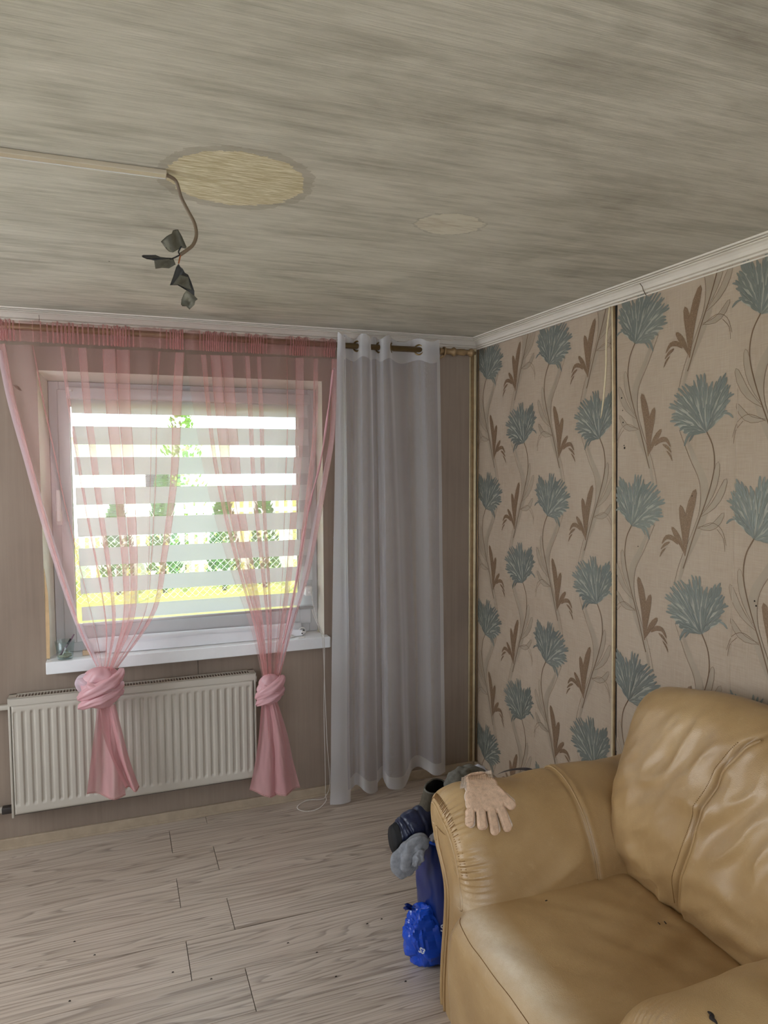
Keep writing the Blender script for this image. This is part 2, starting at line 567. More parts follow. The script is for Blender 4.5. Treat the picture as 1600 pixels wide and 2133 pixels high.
wall_r = MB().box(.004, .2, FD - .2, .0, -.1, HC).build('wall_right', M['paper'], None, False)
tag(wall_r, 'wallpapered wall with blue-grey flower heads', 'wall', 'structure')
# unseen left and rear walls, each with an opening invented for its fill lamp
wl = MB().box(XL - .2, XL, FD, -2.1, -.1, HC).box(XL - .2, XL, -.6, 0, -.1, HC)
wl.box(XL - .2, XL, -2.1, -.6, -.1, .75).box(XL - .2, XL, -2.1, -.6, 2.1, HC)
tag(wl.build('wall_left', M['wall'], None, False), 'taupe side wall', 'wall', 'structure')
wf = MB().box(XL - .2, -2.6, FD - .2, FD, -.1, HC).box(-.8, .2, FD - .2, FD, -.1, HC)
wf.box(-2.6, -.8, FD - .2, FD, -.1, .85).box(-2.6, -.8, FD - .2, FD, 2.1, HC)
tag(wf.build('wall_front', M['wall'], None, False), 'taupe wall behind the camera', 'wall', 'structure')

# cornice: grooved foam profile swept along both walls, (out, down) from the wall/ceiling corner
CP = [(0, .058), (.007, .058), (.007, .053), (.002, .052), (.002, .0495), (.012, .048), (.014, .043), (.009, .0425), (.009, .040), (.018, .038), (.024, .028), (.033, .020), (.043, .017),
      (.043, .0145), (.037, .014), (.037, .0115), (.048, .011), (.048, .0085), (.041, .008), (.041, .0055), (.053, .005), (.055, 0), (0, 0)]


def sweep_cornice(name, fnpos, p0, p1, label):
    vs = []
    for (o_, d) in CP: vs.append(fnpos(p0, o_, d))
    for (o_, d) in CP: vs.append(fnpos(p1, o_, d))
    n = len(CP)
    fs = [(i, (i + 1) % n, n + (i + 1) % n, n + i) for i in range(n)] + [tuple(range(n)), tuple(range(2 * n - 1, n - 1, -1))]
    o = mesh_obj(name, vs, fs, M['cornice'], None, False)
    tag(o, label, 'cornice', 'structure')
    return o


c1 = sweep_cornice('trim_1', lambda p, o_, d: (min(p, -o_) if p > -.2 else p, -o_, HC - d), XL, 0, 'white foam cornice above the window')
c2 = sweep_cornice('trim_2', lambda p, o_, d: (-o_, min(p, -o_) if p > -.2 else p, HC - d), FD, 0, 'white foam cornice above the flowered wallpaper')
# joint lines and a crack in the cornice
for nm, par, P in (('joint_line', c1, [(81, 656), (82, 664), (81, 672)]), ('crack', c2, [(1333, 590), (1338, 597), (1340, 604), (1346, 615)])):
    if par is c1:
        q = [W(x, y, 'y', -.05 + .012 * i) for i, (x, y) in enumerate(P)]
    else:
        q = [W(x, y, 'x', -.047 + .013 * i) for i, (x, y) in enumerate(P)]
    MB().tube(q, .0012, 4).build(nm, M['chip'], par)

# baseboards
bb = MB().box(XL, -.001, -.014, 0, 0, .05, .003).box(XL, -.001, -.018, 0, 0, .012, .002)
tag(bb.build('baseboard_back', M['baseboard'], None, False), 'beige baseboard under the window wall', 'baseboard', 'structure')
bb = MB().box(-.014, 0.003, FD, -.014, 0, .05, .003).box(-.018, 0.003, FD, -.018, 0, .012, .002)
tag(bb.build('baseboard_right', M['baseboard'], None, False), 'beige baseboard under the wallpapered wall', 'baseboard', 'structure')

# corner moulding (gold rib between ivory ribs)
t3 = empty('trim_3', (0, 0, 0), 'gold and ivory moulding in the room corner', 'moulding', 'structure')
MB().tube([(-.044, -.004, .05), (-.044, -.004, HB)], .004, 8).build('ivory_bead', M['ivory'], t3)
MB().box(-.040, -.020, -.009, 0, .05, HB, .003).build('gold_band', M['gold'], t3)
MB().tube([(-.016, -.010, .05), (-.016, -.010, HB)], .0075, 10).build('ivory_bead', M['ivory'], t3)
MB().tube([(-.003, -.020, .05), (-.003, -.020, HB)], .003, 8).build('gold_band', M['gold'], t3)

# leaning moulding strip that divides the wallpaper, sprung loose at its top
t4 = empty('trim_4', (0, 0, 0), 'ivory moulding strip dividing the wallpaper, splintered at its top', 'moulding', 'structure')
PA, PB, PC = Vector((-.006, -1.142, HB - .004)), Vector((-.006, -1.165, 1.62)), Vector((-.006, -1.197, .05))
for nm, m_, dy, r_, dx in (('ivory_bead', 'ivory', 0.0, .0048, 0), ('gold_band', 'gold', -.009, .0055, .001), ('dark_gap', 'dark', -.018, .005, .006)):
    q = pts([p + Vector((dx, dy, 0)) for p in (PA, PB, PC)], 14)
    MB().tube(q, r_, 8).build(nm, M[m_], t4)
q = [PA + Vector((-.006, .010, 0)), PA + Vector((-.016, .014, -.12)), PA + Vector((-.020, .009, -.24)), PA + Vector((-.030, .010, -.37)), PA + Vector((-.038, .014, -.44))]
MB().tube(pts(q, 16), [.004] * 12 + [.0035, .003, .002, .001], 6).build('splinter', M['ivory'], t4)

# ------------------------------------------------------------------ wallpaper print (thin raised print on the paper)
t = NT('blue_print')
vv = t.coord()
col = t.ramp(t.noise(vv, 5, 3, .6), [(.35, (112, 117, 112)), (.65, (132, 135, 127))])
M['petal'] = t.fin(col, .42, .25, .6)
M['petalback'] = simple('blue_print_ground', (164, 162, 150), .5, .1, var=.08, spec=.5)
t = NT('brown_print')
col = t.ramp(t.noise(t.coord(), 300, 2, .6), [(.35, (122, 98, 76)), (.6, (136, 112, 90)), (.8, (172, 150, 124))])
M['leafp'] = t.fin(col, .45, .2, .5)
M['ghost'] = simple('faint_print', (164, 149, 131), .45, .1, var=.06)
M['line'] = simple('fine_line_print', (112, 88, 66), .5, .1)


class Flat:
    """flat print built in (y, z) of the wall; mirrored with s = -1"""
    def __init__(s): s.v = []; s.f = []

    def poly(s, P, h):
        n = len(s.v)
        cx = sum(p[0] for p in P) / len(P); cy = sum(p[1] for p in P) / len(P)
        s.v.append((-h * 1.5, cx, cy))
        s.v += [(-h, p[0], p[1]) for p in P]
        for i in range(len(P)):
            s.f.append((n, n + 1 + i, n + 1 + (i + 1) % len(P)))

    def strip(s, P, wd, h):
        P = [Vector((p[0], p[1])) for p in P]
        n = len(s.v)
        for i, p in enumerate(P):
            d = (P[min(i + 1, len(P) - 1)] - P[max(i - 1, 0)]).normalized()
            q = Vector((-d.y, d.x)) * (wd[i] if isinstance(wd, list) else wd) / 2
            s.v += [(-h, p.x + q.x, p.y + q.y), (-h, p.x - q.x, p.y - q.y)]
        for i in range(len(P) - 1):
            s.f.append((n + 2 * i, n + 2 * i + 1, n + 2 * i + 3, n + 2 * i + 2))


def petal(P0, P1, bend, wd, k=5):
    """outline of a club-shaped petal from P0 (root) to P1 (tip)"""
    P0, P1 = Vector(P0), Vector(P1)
    d = P1 - P0; n = Vector((-d.y, d.x))
    ctr = [P0 + d * t_ + n * bend * math.sin(math.pi * t_) for t_ in [i / k for i in range(k + 1)]]
    prof = [.15, .55, .85, 1, .98, .6][:k + 1]
    L, Rr = [], []
    for i, c_ in enumerate(ctr):
        dd = (ctr[min(i + 1, k)] - ctr[max(i - 1, 0)]).normalized()
        q = Vector((-dd.y, dd.x)) * wd * .5 * prof[i]
        L.append(c_ + q); Rr.append(c_ - q)
    tip = ctr[-1] + (ctr[-1] - ctr[-2]).normalized() * wd * .35
    return [tuple(p) for p in L] + [tuple(tip)] + [tuple(p) for p in reversed(Rr)]


# polar outline of a flower head (type A): (y, z) from its base
HEAD = [(.075, -.015), (.145, .018), (.172, .05), (.168, .09), (.155, .13), (.105, .150), (.06, .165), (.035, .20), (.012, .175), (-.008, .145), (-.03, .155), (-.05, .165), (-.07, .185), (-.088, .16), (-.095, .12), (-.112, .10), (-.10, .065), (-.06, .045), (-.03, .018), (0, 0)]
HP = sorted([(math.atan2(z_ - (-.01), y_ + 1e-6), math.hypot(y_, z_ + .01)) for y_, z_ in HEAD[:-1]])


def head_r(a_):
    for (a0, r0), (a1, r1) in zip(HP[:-1], HP[1:]):
        if a0 <= a_ <= a1: return r0 + (r1 - r0) * (a_ - a0) / (a1 - a0)
    return HP[0][1] if a_ < HP[0][0] else HP[-1][1]


rg = random.Random(3)
headP, headB = Flat(), Flat()
bo = []
for i in range(46):
    a_ = HP[0][0] + (HP[-1][0] - HP[0][0]) * i / 45
    r_ = head_r(a_) * .86
    bo.append((r_ * math.cos(a_), -.006 + r_ * math.sin(a_)))
headB.poly([(0, -.004)] + bo, .0006)
headB.v[0] = (-.0006, .02, .06)
for ring, (f0, f1, cnt, wd) in enumerate([(.72, 1.0, 34, .0098), (.56, .90, 27, .0100), (.38, .73, 21, .0095), (.20, .55, 15, .0088), (.02, .38, 10, .008)]):
    for i in range(cnt):
        u = (i + .5 + rg.uniform(-.25, .25)) / cnt
        a_ = HP[0][0] + (HP[-1][0] - HP[0][0]) * u
        r_ = head_r(a_)
        a2 = a_ + (1.35 - a_) * .10 * (1 if ring < 3 else 0)
        f1j = f1 * rg.uniform(.93, 1.05)
        p0 = (r_ * f0 * math.cos(a2), -.004 + r_ * f0 * math.sin(a2))
        p1 = (r_ * f1j * math.cos(a_), -.004 + r_ * f1j * math.sin(a_))
        headP.poly(petal(p0, p1, rg.uniform(-.12, .12), wd * rg.uniform(.8, 1.1)), .0012 + ring * .0001)
for p0, p1, b_ in (((.045, .004), (.098, -.045), .2), ((.04, 0.0), (.075, -.03), .1), ((-.07, .055), (-.108, .040), -.15)):
    headP.poly(petal(p0, p1, b_, .008), .0013)
stemA = pts([(0, 0), (-.030, -.055), (-.036, -.13), (-.008, -.225), (.04, -.34), (.083, -.455), (.092, -.475)], 30)
leafF = Flat()
for p0, p1, b_, wd in (((.078, -.395), (.045, -.205), -.06, .034), ((.084, -.43), (.108, -.262), .05, .033), ((.088, -.42), (.146, -.338), .05, .023)):
    leafF.poly(petal(p0, p1, b_, wd), .0010)
for P, wds in ((pts([(.118, -.392), (.142, -.374), (.175, -.372), (.198, -.398)], 10), [.004, .010, .015, .018, .019, .018, .016, .012, .008, .003]),
               (pts([(.158, -.388), (.182, -.400), (.202, -.418)], 7), [.003, .008, .011, .011, .009, .006, .003]),
               (pts([(.178, -.412), (.196, -.428), (.207, -.448)], 6), [.002, .006, .008, .007, .005, .002])):
    leafF.strip(P, wds, .0011)
lineF = Flat()
lineF.strip(stemA, .0042, .0008)
rib = pts([(.118, .01), (.066, -.09), (.020, -.17), (.016, -.26), (.05, -.35), (.10, -.45), (.128, -.54)], 26)
lineF.strip([(p.x + .006, p.y) if hasattr(p, 'x') else p for p in rib], .0014, .0007)
ghostF = Flat()
ghostF.strip([(p.x - .014, p.y) for p in rib], [.006 + .030 * math.sin(math.pi * i / 25) for i in range(26)], .0004)


def outline(p0, p1, b_, wd):
    P = petal(p0, p1, b_, wd, 5)
    ghostF.poly(P, .0003)
    lineF.strip(P + [P[0]], .0012, .0007)


outline((.005, -.265), (-.052, -.11), .06, .026)
outline((.015, -.285), (-.085, -.165), .10, .026)
outline((.028, -.325), (-.078, -.275), .18, .022)
lineF.strip(pts([(.03, -.33), (-.03, -.305), (-.075, -.325), (-.095, -.375)], 10), .0014, .0007)
lineF.strip(pts([(-.055, -.325), (-.083, -.355), (-.09, -.395)], 7), .0014, .0007)


def flat_mesh(F, name, s):
    me = bpy.data.meshes.new(name)
    me.from_pydata([(a, b * s, c) for a, b, c in F.v], [], F.f if s > 0 else [f[::-1] for f in F.f])
    return me


PM = {}
for s in (1, -1):
    for key, F, m_ in (('flower_petals', headP, 'petal'), ('flower_ground', headB, 'petalback'), ('leaf_print', leafF, 'leafp'), ('stem_print', lineF, 'line'), ('faint_leaf_print', ghostF, 'ghost')):
        me = flat_mesh(F, key, s)
        me.materials.append(M[m_])
        PM[key, s] = me
PANEL = [(.0035, -.0, -1.168, 'left'), (-.0035, -1.168, FD, 'right')]
for x_, ya, yb, side in PANEL:
    MB().box(x_ - .0001 if side == 'left' else x_, .0045, yb, ya - .001, 0, HC - .002).build('wallpaper_panel', M['paper'], wall_r, False)
px0 = {'left': .0032, 'right': -.0037}


def place_flower(y, z, s, side):
    for key in ('flower_petals', 'flower_ground', 'leaf_print', 'stem_print', 'faint_leaf_print'):
        if z > 2.38 and key.startswith('flower'): continue
        me = PM[key, s]
        lo, hi = (-1.168, -.004) if side == 'left' else (FD, -1.17)
        ysv = [v.co.y + y for v in me.vertices]
        zs = [v.co.z + z for v in me.vertices]
        if max(ysv) < lo or min(ysv) > hi: continue
        clip = min(ysv) < lo or max(ysv) > hi or max(zs) > HB + .03 or min(zs) < .03
        if clip:
            b = bmesh.new(); b.from_mesh(me)
            for co, no in (((0, lo - y, 0), (0, -1, 0)), ((0, hi - y, 0), (0, 1, 0)), ((0, 0, HB + .03 - z), (0, 0, 1)), ((0, 0, .03 - z), (0, 0, -1))):
                bmesh.ops.bisect_plane(b, geom=b.verts[:] + b.edges[:] + b.faces[:], plane_co=co, plane_no=no, clear_outer=True)
            if not b.faces: b.free(); continue
            m2 = bpy.data.meshes.new(key)
            b.to_mesh(m2); b.free()
            m2.materials.append(me.materials[0])
            me = m2
        o = bpy.data.objects.new(key, me)
        COL.objects.link(o)
        o.parent = wall_r
        o.location = (px0[side], y, z)


ZA = [2.508, 1.822, 1.136, .447]
ZB = [2.173, 1.480, .793, .10]
for y in (-.482, -1.062):
    for z in ZA: place_flower(y, z, 1, 'left')
for y in (-.103, -.690, -1.275):
    for z in ZB: place_flower(y, z, -1, 'left' if y > -1.2 else 'right')
for y in (-1.637, -2.21, -2.79):
    for z in ZA: place_flower(y, z, 1, 'right')
for y in (-1.840, -2.42, -3.0):
    for z in ZB: place_flower(y, z, -1, 'right')
# nail holes and a blistered paper seam
mb = MB()
for px, py, r_ in ((1295, 829, .0035), (1297, 855, .002), (1298, 880, .003), (1301, 933, .0045), (1300, 928, .0025), (1442, 1033, .003), (1572, 1252, .003), (1575, 1262, .003), (1329, 1138, .002)):
    c = W(px, py, 'x', -.0042)
    mb.lathe([(0.0001, -.0006), (r_ * .7, -.0008), (r_, 0), (r_, .003)], c, 'x', 8)
mb.build('nail_hole', M['soil'], wall_r)
MB().tube([(-.0032, -1.762, z_) for z_ in np.linspace(.5, 1.95, 30)], .0022, 6).build('paper_seam', M['paper'], wall_r)

# ------------------------------------------------------------------ window
win = empty('window_1', (0, 0, 0), 'white plastic window with a day-night blind', 'window', 'structure')
IX0, IX1, IZ0, IZ1 = -2.141, -.880, .846, 2.104   # reveal at the frame plane
FY = .10
rv = MB()


def prism(mb, P, a, b, axis):
    """P = 2D outline; extruded from a to b along axis ('z' uses (x,y), 'x' uses (y,z))"""
    f = (lambda p, t_: (p[0], p[1], t_)) if axis == 'z' else (lambda p, t_: (t_, p[0], p[1]))
    n = len(P)
    mb.add([f(p, a) for p in P] + [f(p, b) for p in P], [tuple(range(n))[::-1], tuple(range(n, 2 * n))] + [(i, (i + 1) % n, n + (i + 1) % n, n + i) for i in range(n)])


prism(rv, [(OX0, -.001), (IX0, FY), (IX0, .2), (OX0 - .0, .2)], OZ0 + .03, OZ1, 'z')
prism(rv, [(OX1, -.001), (IX1 - .002, FY), (IX1 - .002, .2), (OX1, .2)], OZ0 + .03, OZ1, 'z')
prism(rv, [(-.001, OZ1), (FY, IZ1), (.2, IZ1), (.2, OZ1)], OX0, OX1, 'x')
rv.build('reveal', M['reveal'], win, False)
# broken paint edge on the left jamb
P = [W(92, 1185, 'y', -.004), W(100, 1240, 'y', -.004), W(103, 1300, 'y', -.004), W(104, 1372, 'y', -.004), W(97, 1372, 'y', -.004), W(95, 1300, 'y', -.004), W(94, 1240, 'y', -.004)]
pe = MB().add(P + [p + Vector((0, .01, 0)) for p in P], [tuple(range(7)), tuple(range(13, 6, -1))] + [(i, (i + 1) % 7, 7 + (i + 1) % 7, 7 + i) for i in range(7)])
pe.build('peeling_edge', M['peel'], win, False)


def ring(mb, x0, x1, z0, z1, wl_, wr_, wt, wb_, y0, y1, bev=.004):
    mb.box(x0, x0 + wl_, y0, y1, z0, z1, bev).box(x1 - wr_, x1, y0, y1, z0, z1, bev)
    mb.box(x0 + wl_ - .001, x1 - wr_ + .001, y0, y1, z1 - wt, z1, bev).box(x0 + wl_ - .001, x1 - wr_ + .001, y0, y1, z0, z0 + wb_, bev)


gl0 = W(147, 900, 'y', .125); gl1 = W(617, 900, 'y', .125)
gzb = W(160, 1302, 'y', .11).z
mb = MB(); ring(mb, IX0 + .001, IX1 - .003, IZ0, IZ1 - .001, .045, .045, .045, .05, FY, FY + .07)
mb.build('outer_frame', M['frame'], win, False)
mb = MB(); ring(mb, IX0 + .038, IX1 - .040, IZ0 + .045, IZ1 - .038, gl0.x - IX0 - .038, IX1 - .04 - gl1.x, .075, gzb - IZ0 - .045, FY - .012, FY + .05)
sash = mb.build('sash', M['frame'], win, False)
MB().box(gl0.x - .005, gl1.x + .005, .125, .129, gzb - .005, IZ1 - .09).build('glass_pane', M['glass'], win, False)
mb = MB(); ring(mb, gl0.x - .004, gl1.x + .004, gzb - .004, IZ1 - .108, .006, .006, .006, .006, .1, .126, .001)
mb.build('gasket', M['rubber'], win, False)
h0, h1 = W(122, 1030, 'y', .08), W(128, 1080, 'y', .08)
hd = MB().box(h0.x - .014, h0.x + .014, FY - .022, FY - .012, h1.z - .03, h1.z + .035, .004)
hd.box(h0.x - .009, h0.x + .009, FY - .050, FY - .036, h1.z - .012, h0.z + .02, .005).tube([(h0.x, FY - .02, h1.z), (h0.x, FY - .045, h1.z)], .009, 10)
hd.build('handle', M['white'], win)
# sill board
sl = MB().box(-2.174, -.862, -.058, .0, .790, .846, .004).box(OX0 + .01, OX1 - .01, -.02, .11, .825, .8455, .001)
sl.build('window_sill', M['sill'], win, False)
MB().box(-.866, -.859, -.055, -.001, .792, .842, .001).build('sill_end_cap', M['white'], win, False)

# ------------------------------------------------------------------ day-night blind
bl = empty('roller_blind', (0, .06, 2.0), 'white day-night roller blind of grey bands on the window sash', 'blind')
bl.location = (0, 0, 0)
BY = .070
a, b = W(137, 810, 'y', .055), W(645, 832, 'y', .055)
zt, zb_ = W(400, 815, 'y', .06).z, W(400, 838, 'y', .06).z
MB().box(a.x, b.x, .035, .086, zb_, zt, .006).build('headrail', M['frame'], bl)
mb = MB()
for px in (148, 623):
    mb = MB()
    c = W(px, 813 if px < 300 else 833, 'y', .034)
    mb.lathe([(.0001, -.002), (.006, -.002), (.007, .001)], c, 'y', 10)
    mb.build('screw_cap', M['white'], bl)
bt, bb_ = W(148, 838, 'y', BY), W(171, 1290, 'y', BY)
ct, cb = W(640, 846, 'y', BY), W(653, 1276, 'y', BY)


def bx(z, u):
    t_ = (zb_ - z) / (zb_ - (bb_.z + cb.z) / 2)
    return (bt.x + (bb_.x - bt.x) * t_) * (1 - u) + (ct.x + (cb.x - ct.x) * t_) * u


E_ = [837, 865.6, 891, 927, 952, 988, 1012.6, 1047, 1073, 1110, 1133, 1168, 1192, 1223, 1249, 1277, 1284.5]
ZE = [W(400, e, 'y', BY).z for e in E_]
for i in range(len(ZE) - 1):
    z1, z0 = ZE[i], ZE[i + 1]
    op = i % 2 == 0
    yy = BY if op else BY + .004
    th = .0012
    g = MB().grid(lambda u, v: Vector((bx(z1 + (z0 - z1) * v, u), yy + .0012 * math.sin(9 * u + i), z1 + (z0 - z1) * v)), 24, 3)
    g.build('opaque_band' if op else 'gauze_band', M['band'] if op else M['bandsheer'], bl)
    if not op:
        g = MB()
        for k in range(1, 9):
            zz = z1 + (z0 - z1) * k / 9
            g.box(bx(zz, 0), bx(zz, 1), yy - .0006, yy - .0001, zz - .0005, zz + .0005)
        g.build('gauze_thread', M['band'], bl, False)['kind'] = 'stuff'
z_ = ZE[-1]
MB().tube([(bx(z_, 0), BY, z_), (bx(z_, 1), BY, z_ + .002)], .007, 10).build('bottom_bar', M['frame'], bl)
# chain drive and the bead loop (over the sill, down to the floor)
c = W(645, 1233, 'y', .045)
MB().box(c.x - .022, c.x + .014, .040, .086, c.z - .02, c.z + .028, .004).lathe([(.0001, -.006), (.008, -.006), (.009, 0)], (c.x, .04, c.z), 'y', 12).build('chain_drive', M['white'], bl)
P1 = [W(646, 1228, 'y', .03), W(660, 1290, 'y', -.02), W(672, 1318, 'y', -.064), W(676, 1345, 'y', -.068), W(675, 1480, 'y', -.068), W(678, 1620, 'y', -.062), W(678, 1655, 'y', -.075), W(679, 1668, 'z', .006), W(664, 1684, 'z', .003), W(640, 1690, 'z', .003), W(622, 1686, 'z', .003), W(621, 1678, 'z', .003), W(640, 1667, 'z', .003), W(668, 1665, 'z', .004), W(678, 1659, 'z', .02),
      W(687, 1630, 'y', -.056), W(681, 1540, 'y', -.062), W(677, 1440, 'y', -.071), W(673, 1345, 'y', -.07), W(669, 1320, 'y', -.062), W(655, 1285, 'y', -.01), W(650, 1270, 'y', .03)]
path = pts(P1, 900)
L = [0]
for p, q in zip(path[:-1], path[1:]): L.append(L[-1] + (q - p).length)
mb = MB()
ico = bmesh.new(); bmesh.ops.create_icosphere(ico, subdivisions=1, radius=.0026)
iv = [v.co.copy() for v in ico.verts]; ifc = [[v.index for v in f.verts] for f in ico.faces]; ico.free()
s_, j = 0, 0
while s_ < L[-1]:
    while j < len(L) - 2 and L[j + 1] < s_: j += 1
    f = (s_ - L[j]) / max(L[j + 1] - L[j], 1e-6)
    p = path[j].lerp(path[j + 1], f)
    mb.add([p + v for v in iv], ifc)
    s_ += .0072
ob = mb.build('bead_chain', M['chain'], bl); ob['kind'] = 'stuff'
MB().tube(path[::3], .0009, 4).build('chain_cord', M['chain'], bl)

# rolled foil sheet lying along the foot of the window
fo = empty('insulation_roll', (-1.5, .04, .846), 'long white rolled sheet lying on the sill under the blind', 'roll')
fo.location = (0, 0, 0)
A_, B_ = -2.02, -.99


def roll(u, v):
    g = 2 * math.pi * u
    x = A_ + (B_ - A_) * v
    zc = .876
    r_ = .026 + .003 * math.sin(3 * v + 1)
    return Vector((x, .044 + r_ * .9 * math.cos(g), zc + .006 + r_ * 1.15 * math.sin(g)))


o = MB().grid(roll, 28, 20, cu=True)
for e in (0, 19): o.f.append(tuple(e * 28 + k for k in range(28)))
o.build('roll_body', M['foam'], fo)
MB().grid(lambda u, v: Vector((A_ + .1 + (B_ - A_ - .1) * v, .012 - .010 * math.sin(math.pi * v) - .004 * u, .848 + (.030 + .020 * math.sin(math.pi * v)) * (1 - u))), 6, 24).build('loose_flap', M['foam'], fo)

# ------------------------------------------------------------------ curtain rod
RY, RZ = -.105, 2.303
rodt = empty('curtain_rod', (-1.2, RY, RZ), 'bronze curtain rod with a turned end below the cornice', 'curtain rod')
rodt.location = (0, 0, 0)
MB().tube([(-3.3, RY, RZ), (-.20, RY, RZ)], .0145, 16).build('rod', M['rod'], rodt)
fx = W(915, 735, 'y', RY).x
MB().lathe([(.0001, fx), (.016, fx), (.018, fx + .004), (.018, fx + .01), (.015, fx + .014), (.015, fx + .07), (.020, fx + .075), (.024, fx + .083), (.020, fx + .091), (.014, fx + .096), (.016, fx + .11), (.0175, fx + .12), (.0175, fx + .145), (.012, fx + .15), (.012, fx + .17), (.019, fx + .175), (.023, fx + .185), (.018, fx + .196), (.010, fx + .20), (.008, fx + .212), (.0001, fx + .216)], (0, RY, RZ), 'x', 20).build('finial', M['gold'], rodt)
bx_ = fx + .028
MB().lathe([(.022, -.005), (.024, 0), (.022, .005), (.018, .005), (.018, -.005), (.022, -.005)], (bx_, RY, RZ), 'x', 20).tube([(bx_, RY, RZ - .02), (bx_, -.05, RZ - .03), (bx_, -.001, RZ - .03)], .006, 8).lathe([(.0001, -.006), (.022, -.006), (.024, 0)], (bx_, 0, RZ - .03), 'y', 16).build('bracket', M['gold'], rodt)
bx_ = -2.9
MB().lathe([(.022, -.005), (.024, 0), (.022, .005), (.018, .005), (.018, -.005), (.022, -.005)], (bx_, RY, RZ), 'x', 20).tube([(bx_, RY, RZ - .02), (bx_, -.05, RZ - .03), (bx_, -.001, RZ - .03)], .006, 8).build('bracket', M['gold'], rodt)


# ------------------------------------------------------------------ pink knotted voile curtains
def pl(P, t_):
    """polyline at t by vertical position"""
    return cr(P, t_)


